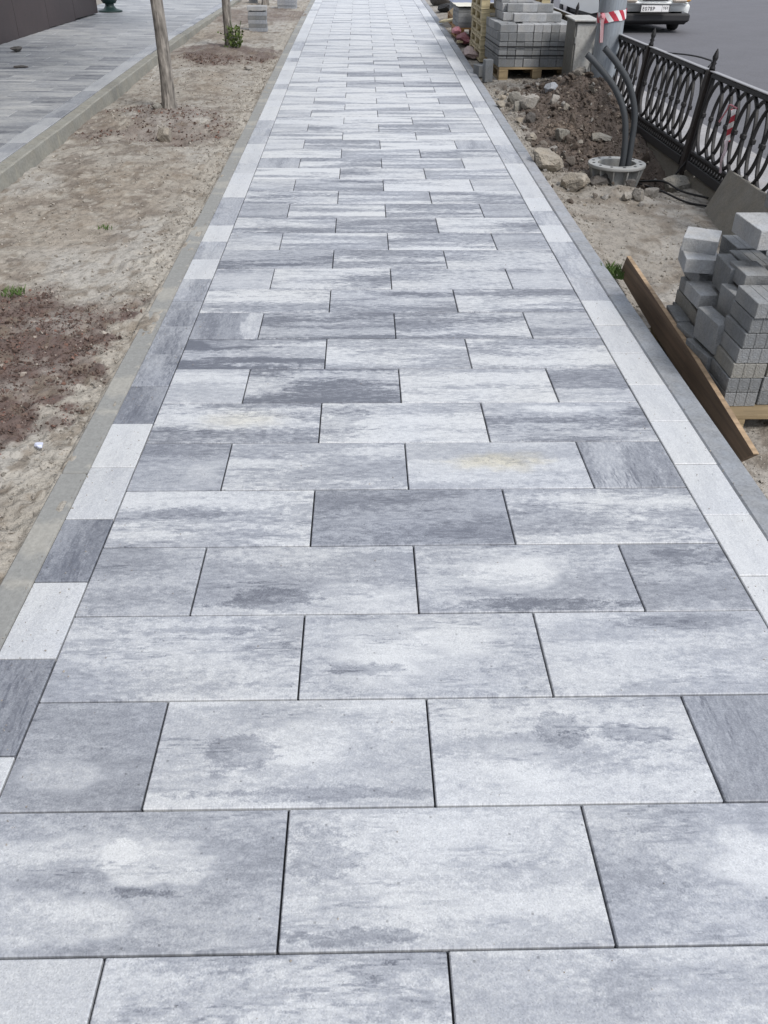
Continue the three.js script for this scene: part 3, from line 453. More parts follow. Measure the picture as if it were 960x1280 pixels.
// ---------------------------------------------------------------- loose earth and gravel
{
  const shapes = [0, 1, 2].map(() => new ConvexGeometry(Array.from({ length: 11 }, () => new THREE.Vector3(rr(-1, 1), rr(-0.7, 0.7), rr(-1, 1)))));
  shapes.forEach((g) => boxUV(g));
  const m4 = new THREE.Matrix4(), q = new THREE.Quaternion(), e = new THREE.Euler(), col = new THREE.Color();
  const lists = [[], [], []];
  const drop = (x, y, z, s, c, k = 1) => lists[Math.floor(rnd() * 3)].push([x, y, z, s, c, k]);
  for (let i = 0; i < 75000; i++) {              // left bed
    const d = 0.6 + 11 * rnd() ** 1.8, z = 0.6 - d, x = rr(-2.48, -1.145), m = mulchMask(x, z), e1 = ss(-1.42, -1.22, x);
    if (rnd() > 0.16 + 0.8 * m + 0.55 * e1) continue;
    const n = fbm(x * 2.4, z * 2.2, 3, 211) - 0.5, n2 = fbm(x * 9, z * 8, 4, 213) - 0.5, y = G(z) + hL(x, z) + 0.034 * n + 0.024 * n2;
    const s = (0.0016 + 0.0075 * rnd() ** 5) * (1 + 0.22 * d / 6) * (1 + 0.3 * m), b = rr(0.6, 1.3);
    drop(x, y, z, s, m > 0.45 ? (rnd() < 0.025 ? [0.34, 0.3, 0.26] : rnd() < 0.08 ? [0.19, 0.11, 0.085] : [0.125 * b, 0.087 * b, 0.072 * b]) : [0.31 * b, 0.285 * b, 0.25 * b], m > 0.45 ? 0.6 : 1);
  }
  for (let i = 0; i < 16000; i++) {              // fine bark-like crumbs in the brown patch
    const x = rr(-2.45, -1.22), z = rr(-3.4, -1.6), m = mulchMask(x, z); if (rnd() > m) continue; const b = rr(0.55, 1.35);
    drop(x, G(z) + hL(x, z) + 0.034 * (fbm(x * 2.4, z * 2.2, 3, 211) - 0.5) + 0.024 * (fbm(x * 9, z * 8, 4, 213) - 0.5) + 0.03 * (fbm(x * 30, z * 30, 4, 215) - 0.5), z, 0.0014 + 0.0045 * rnd() ** 2, rnd() < 0.06 ? [0.3, 0.25, 0.22] : rnd() < 0.12 ? [0.2, 0.105, 0.085] : [0.115 * b, 0.08 * b, 0.07 * b], 0.5);
  }
  for (let i = 0; i < 64000; i++) {              // right verge
    const d = 2.2 + 8.3 * rnd() ** 1.2, z = 0.6 - d, x = rr(1.15, 2.17), m = moundMask(x, z), e1 = ss(1.34, 1.18, x);
    if (rnd() > 0.14 + 0.95 * m + 0.6 * e1) continue;
    const y = G(z) + hR(x, z) + 0.03 * (fbm(x * 3, z * 2.6, 3, 231) - 0.5) * ss(1.15, 1.4, x) + (0.022 + 0.075 * m) * (fbm(x * 9, z * 8, 4, 233) - 0.5) + 0.045 * m * (fbm(x * 27, z * 27, 4, 235) - 0.5);
    const s = (0.0022 + 0.011 * rnd() ** 7) * (0.8 + 0.4 * m), b = rr(0.55, 1.3);
    drop(x, y, z, s, m > 0.35 ? (rnd() < 0.05 ? [0.28, 0.24, 0.2] : [0.11 * b, 0.087 * b, 0.071 * b]) : [0.31 * b, 0.287 * b, 0.25 * b]);
  }
  for (let i = 0; i < 2600; i++) {               // grit carried on to the slabs, thickest along the kerbs
    const z = 0.5 - 9 * rnd() ** 1.5, side = rnd() < 0.5 ? -1 : 1, x = side * (1.06 - (rnd() < 0.75 ? 0.22 : 1.05) * rnd() ** 2), b = rr(0.7, 1.2);
    drop(x, G(z) + 0.0008, z, 0.0007 + 0.0022 * rnd() ** 4, [0.33 * b, 0.3 * b, 0.26 * b]);
  }
  const gm = std({ color: 0xffffff, roughness: 1, bumpMap: rep(concBump, 0.5), bumpScale: 0.0005 });
  lists.forEach((l, n) => {
    const im = new THREE.InstancedMesh(shapes[n], gm, l.length); im.name = numbered('gravel'); im.userData.kind = 'stuff'; tag(im, 'loose crumbs of earth and small stones over the dug soil on both sides', 'gravel'); im.castShadow = im.receiveShadow = true;
    l.forEach(([x, y, z, s, c, k], i) => { q.setFromEuler(e.set(rr(0, 6.3), rr(0, 6.3), rr(0, 6.3))); im.setMatrixAt(i, m4.compose(new THREE.Vector3(x, y + s * 0.25, z), q, new THREE.Vector3(s * rr(0.8, 1.5), s * k, s))); im.setColorAt(i, col.setRGB(...c)); });
    scene.add(im);
  });
}

// ---------------------------------------------------------------- rubble on the right
const rub = [ // x, z, width, height, depth, material, turn, label
  [1.25, -5.93, 0.26, 0.15, 0.24, 'tanRock', 0.4, 'large pale tan concrete lump nearest the right kerb'],
  [1.345, -5.44, 0.22, 0.13, 0.19, 'tanRock', 1.0, 'brown grey concrete lump left of the dark brick piece'],
  [1.56, -5.56, 0.17, 0.075, 0.1, 'darkRock', 0.25, 'flat dark brick piece in front of the flanged pipe'],
  [1.637, -5.12, 0.065, 0.055, 0.06, 'paleConc', 0.3, 'pale round pebble at the left end of the small stone cluster'],
  [1.716, -5.14, 0.1, 0.085, 0.09, 'greyRock', 0.9, 'dark angular stone in the middle of the small stone cluster'],
  [1.82, -5.2, 0.1, 0.06, 0.08, 'greyRock', 0.1, 'grey flat stone at the right end of the small stone cluster'],
  [1.73, -5.38, 0.09, 0.06, 0.07, 'darkRock', 0.6, 'small dark stone above the small stone cluster'],
  [1.38, -7.71, 0.17, 0.12, 0.13, 'paleConc', 0.2, 'pale squarish slab piece at the left edge of the earth mound'],
  [1.29, -7.97, 0.14, 0.14, 0.07, 'oldConc', -0.5, 'tilted grey slab piece left of the pale squarish one'],
  [1.275, -7.72, 0.08, 0.1, 0.05, 'oldConc', 0.5, 'narrow slab piece propped below the tilted grey one'],
  [1.47, -8.12, 0.2, 0.03, 0.16, 'paleConc', 0.35, 'thin flat slab piece lying above the pale squarish one'],
  [1.6, -7.66, 0.09, 0.1, 0.06, 'paleConc', 0.4, 'small pale pointed piece stuck in the top of the mound'],
  [1.64, -8.05, 0.14, 0.1, 0.1, 'kerbR', 0.7, 'grey stone on the mound before the pallet of pavers'],
  [1.515, -6.76, 0.11, 0.12, 0.1, 'oldConc', 0.3, 'grey brown lump at the front foot of the mound'],
  [1.322, -7.28, 0.09, 0.1, 0.08, 'darkRock', 0.2, 'dark grey lump at the left foot of the mound'],
  [1.84, -6.76, 0.17, 0.06, 0.12, 'oldConc', -0.2, 'flat grey lump behind the flanged pipe'],
  [1.27, -6.83, 0.09, 0.06, 0.07, 'tanRock', 0.8, 'small tan stone halfway along the kerb edge of the mound'],
  [2.1, -5.55, 0.2, 0.12, 0.16, 'oldConc', 0.5, 'crumbling concrete lump under the fence post'],
  [1.2, -8.0, 0.15, 0.05, 0.12, 'tanRock', 0.3, 'long flat tan piece next to the kerb by the mound'],
  [1.95, -8.35, 0.13, 0.1, 0.1, 'greyRock', 0.2, 'dark clod on the mound at the foot of the grey cabinet'],
  [1.37, -6.13, 0.07, 0.05, 0.07, 'greyRock', 0.2, 'small grey stone behind the large tan lump'],
];
for (const [x, z, w, h, d, m, a, label] of rub) solo('concrete_chunk', label, 'rubble', chunk(w, h, d, 20, 0.75), M[m], [x, G(z) + hR(x, z) + h * 0.3, z], [rr(-0.15, 0.15), a, rr(-0.15, 0.15)]);

{
  const gs = [0, 1, 2, 3].map(() => { const g = new THREE.IcosahedronGeometry(1, 4), p = g.attributes.position, v = new THREE.Vector3(), s0 = Math.floor(rnd() * 999), pl = Array.from({ length: 11 }, () => [new THREE.Vector3(rr(-1, 1), rr(-1, 1), rr(-1, 1)).normalize(), rr(0.45, 0.85)]); for (let i = 0; i < p.count; i++) { v.fromBufferAttribute(p, i).normalize(); let r = 1; for (const [q, k] of pl) { const c = v.dot(q); if (c > 0.01) r = Math.min(r, k / c); } r *= 1 + 0.3 * (fbm(v.x * 3 + v.y * 2 + 9, v.z * 3 - v.y * 3, 4, s0) - 0.5); p.setXYZ(i, v.x * r, v.y * r * 0.75, v.z * r); } return boxUV(g); });
  const q = new THREE.Quaternion(), e = new THREE.Euler(), m4 = new THREE.Matrix4(), col = new THREE.Color(), cols = [[0.42, 0.37, 0.3], [0.3, 0.275, 0.235], [0.2, 0.175, 0.15], [0.13, 0.105, 0.085], [0.36, 0.345, 0.32]];
  gs.forEach((g, n) => {
    const L = []; for (let i = 0; i < 170; i++) { const z = rr(-9.2, -5.0), x = rr(1.17, 2.12), m = moundMask(x, z); if (rnd() > 0.25 + 0.35 * ss(1.6, 1.2, x) + 0.35 * m) continue; L.push([x, z, (0.009 + 0.034 * rnd() ** 2.4) * (z > -5.3 ? 0.6 : 1), m]); }
    const im = new THREE.InstancedMesh(g, std({ color: 0xffffff, map: rep(concTex, 3), roughness: 1, bumpMap: rep(concBump, 3), bumpScale: 0.004 }), L.length); im.name = numbered('rubble'); im.userData.kind = 'stuff'; tag(im, 'small broken stones scattered over the earth mound and beside the right kerb', 'rubble'); im.castShadow = im.receiveShadow = true;
    L.forEach(([x, z, s, m], i) => { q.setFromEuler(e.set(rr(0, 6.3), rr(0, 6.3), rr(0, 6.3))); im.setMatrixAt(i, m4.compose(new THREE.Vector3(x, G(z) + hR(x, z) + s * 0.3 + 0.02 * m, z), q, new THREE.Vector3(s * rr(0.8, 1.5), s * rr(0.6, 1), s))); const c = m > 0.4 && rnd() < 0.6 ? cols[3] : pick0(cols); im.setColorAt(i, col.setRGB(...c)); });
    scene.add(im);
  });
}
// flanged pipe with two conduits
{
  const x = 1.69, z = -5.67, y = G(z) + 0.048, t = thing('flanged_pipe', 'grey steel foundation pipe with ribbed flange sunk in the soil', 'pipe', [x, y, z]);
  const L = (pts, n = 48) => new THREE.LatheGeometry(pts.map((p) => new THREE.Vector2(...p)), n);
  part('flange', L([[0.135, -0.022], [0.2, -0.022], [0.204, -0.018], [0.204, -0.002], [0.2, 0.002], [0.139, 0.002], [0.135, -0.002], [0.135, -0.022]]), M.galv, t);
  part('barrel', L([[0.128, 0.0], [0.134, -0.024], [0.134, -0.3], [0.128, -0.3], [0.128, 0.0]]), M.galv, t);
  part('fill', new THREE.CylinderGeometry(0.128, 0.128, 0.01, 32), M.darkRock, t, [0, -0.12, 0]);
  for (let k = 0; k < 12; k++) { const a = k * Math.PI / 6 + 0.2, s = new THREE.Shape([[0.13, -0.024], [0.195, -0.024], [0.19, -0.05], [0.13, -0.26]].map((p) => new THREE.Vector2(...p))); const g = new THREE.ExtrudeGeometry(s, { depth: 0.009, bevelEnabled: false }); g.translate(0, 0, -0.0045); part('rib', g, M.galv, t, [0, 0, 0], [0, a, 0]); }
  for (let k = 0; k < 12; k++) { const a = k * Math.PI / 6 + 0.46; part('bolt_hole', new THREE.CylinderGeometry(0.011, 0.011, 0.003, 12), M.joint, t, [Math.cos(a) * 0.17, 0.0025, Math.sin(a) * 0.17]); }
  solo('conduit', 'left of two black plastic conduits bending out of the flanged pipe', 'conduit', tube([[x + 0.03, y - 0.12, z + 0.02], [x + 0.032, y + 0.12, z + 0.02], [x + 0.0, y + 0.32, z], [x - 0.08, y + 0.47, z - 0.02], [x - 0.2, y + 0.6, z - 0.04], [x - 0.3, y + 0.685, z - 0.06]], 0.0215, 60, 16), M.conduit);
  solo('conduit', 'right and taller of two black plastic conduits bending out of the flanged pipe', 'conduit', tube([[x + 0.078, y - 0.12, z], [x + 0.082, y + 0.12, z], [x + 0.075, y + 0.32, z - 0.01], [x + 0.01, y + 0.5, z - 0.02], [x - 0.09, y + 0.63, z - 0.03], [x - 0.19, y + 0.725, z - 0.04]], 0.0215, 60, 16), M.conduit);
}
// black cables
solo('cable', 'upper black cable running from the rubble to the leaning concrete slab', 'cable', tube([[1.9, G(-5.7) - 0.1, -5.75], [2.0, G(-5.5) - 0.04, -5.5], [2.06, G(-5.3) - 0.05, -5.3], [2.16, G(-5.05) - 0.03, -5.05]], 0.0075, 30, 6), M.rubber);
solo('cable', 'lower black cable running from the rubble to the leaning concrete slab', 'cable', tube([[1.86, G(-5.6) - 0.08, -5.6], [1.93, G(-5.25) - 0.05, -5.28], [2.03, G(-5.0) - 0.06, -5.06], [2.14, G(-4.9) - 0.05, -4.92]], 0.0075, 30, 6), M.rubber);
solo('cable', 'thin black wire loop sticking up between the board and the near block stack', 'wire', tube([[1.235, G(-2.9) - 0.1, -2.86], [1.25, G(-2.9) + 0.0, -2.92], [1.275, G(-2.9) + 0.035, -2.96], [1.33, G(-2.9) + 0.02, -2.98], [1.4, G(-2.9) + 0.0, -3.02]], 0.004, 30, 6), M.rubber);
solo('cable', 'black cable on the soil beyond the near end of the brown board', 'cable', tube([[1.16, -0.105, -1.5], [1.22, -0.12, -1.52], [1.3, -0.125, -1.56], [1.42, -0.125, -1.55]], 0.005, 20, 6), M.rubber);

// board on edge along the kerb
{
  const g0 = G(-3.6), t = thing('timber_board', 'long dark brown wooden board standing on edge beside the right kerb', 'board');
  const A = [[1.2, -0.085, -1.81], [1.203, -0.004, -1.722]], B = [[1.222, g0 - 0.045, -3.64], [1.224, g0 + 0.069, -3.575]];
  const mid = (p, q, s) => p.map((v, i) => lerp(v, q[i], s)), Cb = mid(A[0], B[0], 0.45), Ct = mid(A[1], B[1], 0.45); Cb[1] -= 0.02; Ct[1] += 0.012;
  part('face', mergeGeometries([prism(A, [Cb, Ct], 0.018), prism([Cb, Ct], B, 0.018)]), M.board, t);
  const up = (p, h) => [p[0] - 0.001, p[1] + h, p[2]];
  part('top_edge', mergeGeometries([prism([up(A[1], 0.0008), up(A[1], 0.004)], [up(Ct, 0.0008), up(Ct, 0.004)], 0.02), prism([up(Ct, 0.0008), up(Ct, 0.004)], [up(B[1], 0.0008), up(B[1], 0.004)], 0.02)]), M.boardEdge, t);
}
// leaning kerb slab and the beam under the fence
{
  const t = solo('concrete_slab', 'dirty grey concrete slab leaning against the fence base behind the near block stack', 'slab', cbox(0.08, 0.32, 1.0, 0.006), M.oldConc, [2.165, G(-4.5) + 0.035, -4.4], [0, -0.02, -0.4]);
}
{
  const beam = thing('fence_base', 'rough concrete beam under the iron fence', 'concrete beam');
  for (let k = 0; k < 9; k++) part('beam_block', cbox(0.16, 0.5, 1.98, 0.012), M.oldConc, beam, [2.275, -0.185 + rr(-0.004, 0.004), -2.5 - k * 2]);
}

// ---------------------------------------------------------------- pallets and pavers
function pallet(w, d, m, label, p, turn, group, H = 0.13) {
  const t = thing('wooden_pallet', label, 'pallet', p, turn, group);
  for (let i = 0; i < 7; i++) part('deck_board', cbox(w, 0.02, 0.1, 0.002), m, t, [0, H - 0.01, -d / 2 + 0.05 + i * (d - 0.1) / 6]);
  for (let i = 0; i < 3; i++) { const x = (i - 1) * (w / 2 - 0.05); part('stringer_board', cbox(0.1, 0.02, d, 0.002), m, t, [x, H - 0.0305, 0]); part('base_board', cbox(0.1, 0.02, d, 0.002), m, t, [x, 0.01, 0]); for (let j = 0; j < 3; j++) part('spacer_block', cbox(0.1, H - 0.062, 0.12, 0.003), m, t, [x, 0.0205 + (H - 0.062) / 2, (j - 1) * (d / 2 - 0.06)]); }
  return t;
}
const pick = (a) => a[Math.floor(rnd() * a.length)];
const pavers = [M.paver, M.paver, M.paver2, M.paver2];
// near stack
{
  const yb = G(-2.2) - 0.052;
  pallet(0.95, 0.95, M.pallet, 'pale wooden pallet under the near stack of grey paving blocks', [1.7, yb - 0.115, -2.56], 0, null, 0.115);
  const t = thing('block_stack', 'ragged near stack of grey paving blocks at the right edge of the photo', 'block stack', [0, yb, 0]);
  const BW = 0.131, BH = 0.06, BD = 0.2, g = mergeGeometries([-1, 0, 1].map((q) => mv(cbox((BW - 0.003) / 3 - 0.0004, BH - 0.002, BD - 0.003, 0.0022), q * (BW - 0.003) / 3, 0, 0)));
  const colTop = (i, x0, z0, n, dxl = 0.006) => { for (let k = 0; k < n; k++) part('paving_block', g, pick(k === 2 ? [M.paverWarm] : pavers), t, [x0 + BW / 2 + k * dxl + rr(-0.005, 0.005), BH / 2 + k * BH, z0 - BD / 2 + rr(-0.006, 0.006)], [0, rr(-0.02, 0.02), 0]); };
  colTop(0, 1.25, -2.15, 7); colTop(1, 1.39, -2.16, 8); colTop(2, 1.53, -2.16, 9); colTop(3, 1.67, -2.16, 10); colTop(4, 1.81, -2.16, 9);
  colTop(0, 1.262, -2.375, 4, 0.004); colTop(1, 1.395, -2.37, 6); colTop(2, 1.53, -2.37, 9); colTop(3, 1.67, -2.37, 10); colTop(4, 1.81, -2.37, 8);
  colTop(0, 1.29, -2.585, 3, 0); colTop(1, 1.41, -2.58, 7, 0); colTop(2, 1.54, -2.58, 8); colTop(3, 1.68, -2.58, 9);
  colTop(1, 1.32, -2.8, 5, 0); colTop(2, 1.455, -2.8, 7, 0); colTop(3, 1.6, -2.8, 6);
  colTop(0, 1.30, -2.8, 3, 0.002); colTop(1, 1.285, -2.78, 4, 0.004);
  // on-edge pieces wedged in front of the rear columns
  const e = cbox(0.058, 0.125, 0.2, 0.0022);
  for (const [x, y, z, a] of [[1.265, 0.06, -2.62, 0.1], [1.27, 0.06, -2.83, -0.05], [1.335, 0.3, -2.43, 0.05], [1.268, 0.2, -2.44, 0.08], [1.36, 0.36, -2.62, -0.06], [1.255, 0.06, -2.45, 0.12]]) part('paving_block', e, pick(pavers), t, [x, y, z], [0, a, 0.04]);
  const loose = (x, h, z, turn, label, m = M.paver3, w = 0.11) => solo('paving_block', label, 'paving block', cbox(w, 0.06, 0.17, 0.002), m, [x + w / 2, G(-2.5) + h - 0.03, z - 0.085], [0.02, turn, -0.015]);
  loose(1.262, 0.392, -2.83, -0.42, 'topmost pale block turned askew on the rear of the near stack', M.paver3, 0.145);
  loose(1.238, 0.333, -2.75, -0.16, 'pale block overhanging just below the topmost askew one', M.paver3, 0.145);
  loose(1.258, 0.226, -2.62, 0.03, 'pale block lying alone on the low ledge of the near stack, lowest loose one', M.paver3, 0.135);
  loose(1.34, 0.378, -2.42, 0.02, 'short block with a bright top beside the tall front column', M.paver);
  solo('paving_block', 'big grey block laid across the upper right of the near stack', 'paving block', cbox(0.14, 0.075, 0.26, 0.0022), M.paver3, [1.44, G(-2.5) + 0.5, -2.58], [0, 0.02, 0]);
  solo('paving_block', 'uppermost block at the right photo edge on the near stack', 'paving block', cbox(0.14, 0.07, 0.2, 0.0022), M.paver, [1.6, G(-2.5) + 0.57, -2.72], [0, 0.05, 0]);
}
// far strapped stack
{
  const z0 = -9.62, x0 = 1.34, yb = G(-9.9) + 0.09;
  pallet(0.84, 1.0, M.pallet, 'worn wooden pallet under the strapped stack of grey pavers', [x0 + 0.42, yb - 0.13, z0 - 0.5], 0.03);
  const t = thing('block_stack', 'strapped stack of grey pavers on a pallet left of the grey cabinet', 'block stack', [x0, yb, z0], 0.03);
  const W = 0.091, H = 0.082, D = 0.2, g = cbox(W - 0.003, H - 0.003, D - 0.004, 0.004), gl = cbox(W * 2 - 0.004, H - 0.003, D / 2 - 0.004, 0.004);
  for (let k = 0; k < 4; k++) for (let i = 0; i < 9; i++) for (let j = 0; j < 5; j++) { if (j > 0 && i > 0 && i < 8 && k < 3) continue; part('paving_block', g, pick(pavers), t, [(i + 0.5) * W + rr(-0.003, 0.003), (k + 0.5) * H, -(j + 0.5) * D + (j ? 0 : rr(-0.004, 0.006))]); }
  const top = (i, k, j, l, a = 0) => part('paving_block', l ? gl : g, pick([M.paver, M.paver3]), t, [(i + (l ? 1 : 0.5)) * W + rr(-0.004, 0.004), (k + 0.5) * H, -(j + 0.5) * D + (l ? 0.04 : 0)], [0, a + rr(-0.03, 0.03), 0]);
  for (let i = 4; i < 9; i++) top(i, 4, 0); for (let i = 3; i < 9; i++) top(i, 4, 1); top(0, 4, 0, 1); top(2, 4, 0, 1, 0.03); top(0, 4, 1, 0, 0.1); top(1, 4, 1, 0, 0.15);
  for (let i = 0; i < 9; i++) for (let j = 2; j < 5; j++) top(i, 4, j);
  for (const i of [2, 3.9, 5.8]) { top(i, 5, 1.2, 1); } for (let i = 1; i < 8; i++) for (let j = 2; j < 5; j++) top(i, 5, j);
  for (const i of [1.5, 3.3, 5.1]) top(i, 6, 2, 1); for (let i = 1; i < 6; i++) for (let j = 2.6; j < 5; j++) top(i, 6, j);
  for (let i = 1; i < 3; i++) for (let j = 3; j < 5; j++) top(i, 7, j); top(3, 7, 3, 1); top(1, 8, 4, 1);
  for (const y of [0.115, 0.2]) part('strap', mergeGeometries([mv(cbox(9 * W + 0.02, 0.012, 0.003, 0.001), 4.5 * W, y, 0.008), mv(cbox(0.003, 0.012, 1.0, 0.001), -0.006, y, -0.5)]), M.rubber, t);
}
solo('concrete_block', 'small grey block standing on end between kerb and strapped pavers', 'block', cbox(0.09, 0.22, 0.09, 0.006), M.paver2, [1.225, G(-9.55) + 0.075, -9.55], [0, 0.2, 0.02]);
solo('concrete_block', 'dark grey block lying behind the small upright one', 'block', cbox(0.14, 0.12, 0.16, 0.006), M.paver2, [1.2, G(-9.85) + 0.03, -9.87], [0, 0.3, 0]);
// pile of empty pallets behind it
{
  const nm = ['lowest', 'second from the bottom', 'third from the bottom', 'fourth from the bottom', 'fifth from the bottom', 'sixth from the bottom', 'top'];
  nm.forEach((s, k) => pallet(0.8, 1.1, M.paleWood, `pale yellowish wooden pallet, ${s} in the pallet pile behind the strapped pavers`, [1.66 + rr(-0.02, 0.02), G(-11.3) - 0.02 + k * 0.137, -11.28 + rr(-0.02, 0.02)], rr(-0.02, 0.02), 'pallets piled behind the pavers', 0.135));
}
// shrink-wrapped slabs
{
  const x = 1.5, z = -13.25, y = G(z) - 0.02;
  pallet(0.62, 0.75, M.orangeWood, 'orange brown pallet under the film-topped slab bundle', [x, y, z], 0.02, null, 0.14);
  const t = thing('slab_bundle', 'bundle of grey slabs with pale film on top, behind the pallet pile', 'slab bundle', [x, y + 0.14, z], 0.02);
  for (let k = 0; k < 4; k++) for (let j = 0; j < 2; j++) part('paving_slab', cbox(0.6, 0.058, 0.36, 0.003), pick(pavers), t, [rr(-0.004, 0.004), 0.03 + k * 0.06, 0.185 - j * 0.37]);
  const f = new THREE.PlaneGeometry(0.64, 0.8, 20, 20).rotateX(-Math.PI / 2), p = f.attributes.position; for (let i = 0; i < p.count; i++) p.setY(i, 0.006 + 0.016 * fbm(p.getX(i) * 9, p.getZ(i) * 9, 3, 5)); f.computeVertexNormals(); part('film', f, M.film, t, [0, 0.245, 0]);
  const z2 = -14.9, y2 = G(z2) - 0.02;
  pallet(0.7, 0.9, M.orangeWood, 'pallet under the bluish wrapped bundle', [1.62, y2, z2], 0, null, 0.14);
  const b = thing('slab_bundle', 'tall bluish wrapped slab bundle behind the film-topped one', 'slab bundle', [1.62, y2 + 0.14, z2]);
  for (let k = 0; k < 9; k++) part('paving_slab', cbox(0.66, 0.058, 0.8, 0.003), pick(pavers), b, [rr(-0.004, 0.004), 0.03 + k * 0.06, 0]);
  part('film', mergeGeometries([mv(cbox(0.7, 0.38, 0.004, 0.001), 0, 0.36, 0.412), mv(cbox(0.004, 0.38, 0.82, 0.001), -0.352, 0.36, 0), mv(cbox(0.7, 0.004, 0.82, 0.001), 0, 0.553, 0)]), M.filmBlue, b);
  part('strap', cbox(0.012, 0.54, 0.006, 0.001), M.rubber, b, [0.05, 0.27, 0.418]);
}
solo('timber_board', 'tan plank leaning against the film-topped slab bundle', 'board', cbox(0.1, 0.025, 1.3, 0.003), M.paleWood, [1.2, G(-13.9) + 0.12, -14.0], [-0.1, 0.12, 0.35]);
solo('timber_board', 'second shorter brown plank propped beside the tan one', 'board', cbox(0.09, 0.025, 0.9, 0.003), M.pallet, [1.29, G(-13.9) + 0.16, -13.9], [0.16, 0.1, 0.6]);
solo('timber_board', 'short pale plank lying in front of the orange pallet', 'board', cbox(0.5, 0.025, 0.09, 0.003), M.paleWood, [1.4, G(-12.4) + 0.02, -12.35], [0, 0.1, 0]);
solo('cloth_bundle', 'crumpled dark red and pink net bag at the kerb by the pallets', 'bag', chunk(0.17, 0.13, 0.6, 40, 0), M.red, [1.25, G(-12.4) + 0.05, -12.45], [0, 0.05, 0]);
solo('cloth_bundle', 'small pink rag on the end of the dark red bag', 'rag', chunk(0.12, 0.09, 0.3, 30, 0), M.pink, [1.19, G(-12.9) + 0.09, -12.95]);
solo('cloth_bundle', 'pale pinkish sack lying between kerb and pallet pile', 'sack', chunk(0.22, 0.1, 1.0, 40, 0.3), std({ color: rgb(0.45, 0.36, 0.34), roughness: 0.9 }), [1.26, G(-11.4) + 0.0, -11.45]);
solo('rubber_lump', 'dark lump of rubber beside the kerb near the top of the photo', 'debris', chunk(0.3, 0.16, 0.4, 24, 0), M.rubber, [1.37, G(-17) + 0.03, -16.9]);
solo('rubber_lump', 'dark heap behind the rubber lump at the top of the photo', 'debris', chunk(0.5, 0.24, 0.5, 24, 0.2), M.darkRock, [1.5, G(-18) + 0.06, -18.3]);
for (let k = 0; k < 4; k++) pallet(0.72, 0.6, M.paleWood, `yellow wooden pallet, ${['lowest', 'second from the bottom', 'third from the bottom', 'topmost'][k]} in the farther pile near the fence`, [1.79, G(-12.4) - 0.02 + k * 0.14, -12.42], 0.02, 'pallets piled near the far fence', 0.138);

// cabinet
{
  const x = 2.125, z = -9.28, y = G(z), t = thing('utility_cabinet', 'tall narrow grey metal cabinet between pavers and lamp post', 'cabinet', [x, y, z], 0.03);
  part('body', cbox(0.22, 0.72, 0.36, 0.004), M.cabinetShade, t, [0, 0.23, 0]); part('door', cbox(0.2, 0.66, 0.012, 0.003), M.cabinet, t, [0.012, 0.235, 0.187]); part('lid', cbox(0.26, 0.016, 0.44, 0.004), M.cabinet, t, [0, 0.6, 0.005], [0.03, 0, 0]);  // body darker than door and lid: shade on the sides painted in
  part('hinge', new THREE.CylinderGeometry(0.006, 0.006, 0.06, 8), M.galv, t, [-0.093, 0.42, 0.19]); part('hinge', new THREE.CylinderGeometry(0.006, 0.006, 0.06, 8), M.galv, t, [-0.093, 0.05, 0.19]);
}
// lamp post and warning tape
const stripe = dataTex(256, 64, (i, j) => { const s = ((i + j * 0.9) / 42) % 2; return (s < 1 ? [0.46, 0.035, 0.06] : [0.78, 0.76, 0.77]).map((v) => v * (0.88 + 0.2 * fbm(i * 0.05, j * 0.09, 3, 5))); });
{
  const x = 2.17, z = -8.28, y = G(z), t = thing('lamp_post', 'thick grey painted steel lamp post behind the earth mound', 'lamp post', [x, y, z]);
  part('shaft', new THREE.CylinderGeometry(0.085, 0.128, 7, 32, 1, false).translate(0, 3.3, 0), M.poleM, t); part('arm', tube([[0, 6.7, 0], [0.1, 7.1, 0], [0.6, 7.3, 0], [1.5, 7.35, 0]], 0.035, 24, 10), M.poleM, t); part('lamp_head', cbox(0.6, 0.1, 0.24, 0.03), M.poleM, t, [1.75, 7.34, 0]);
  const tp = thing('barrier_tape', 'red and white striped tape wound round the lamp post', 'tape', [x, y + 0.72, z]);
  const g = new THREE.CylinderGeometry(0.131, 0.132, 0.085, 40, 3, true), p = g.attributes.position; for (let i = 0; i < p.count; i++) { const a = Math.atan2(p.getZ(i), p.getX(i)); p.setY(i, p.getY(i) + 0.02 * Math.cos(a - 0.2) + 0.004 * Math.sin(a * 5)); const k = 1 + 0.012 * Math.sin(a * 7 + p.getY(i) * 60); p.setX(i, p.getX(i) * k); p.setZ(i, p.getZ(i) * k); }
  g.computeVertexNormals(); const st = stripe.clone(); st.repeat.set(3, 1); st.needsUpdate = true; part('band', g, std({ map: st, roughness: 0.45, side: THREE.DoubleSide }), tp);
  const k2 = chunk(0.05, 0.06, 0.05, 20, 0); part('knot', k2, M.pink, tp, [-0.11, -0.01, 0.09]);
  part('tail', new THREE.PlaneGeometry(0.03, 0.2, 1, 6), std({ map: stripe, roughness: 0.45, side: THREE.DoubleSide }), tp, [-0.1, -0.11, 0.115], [0.06, -0.3, 0.1]);
}

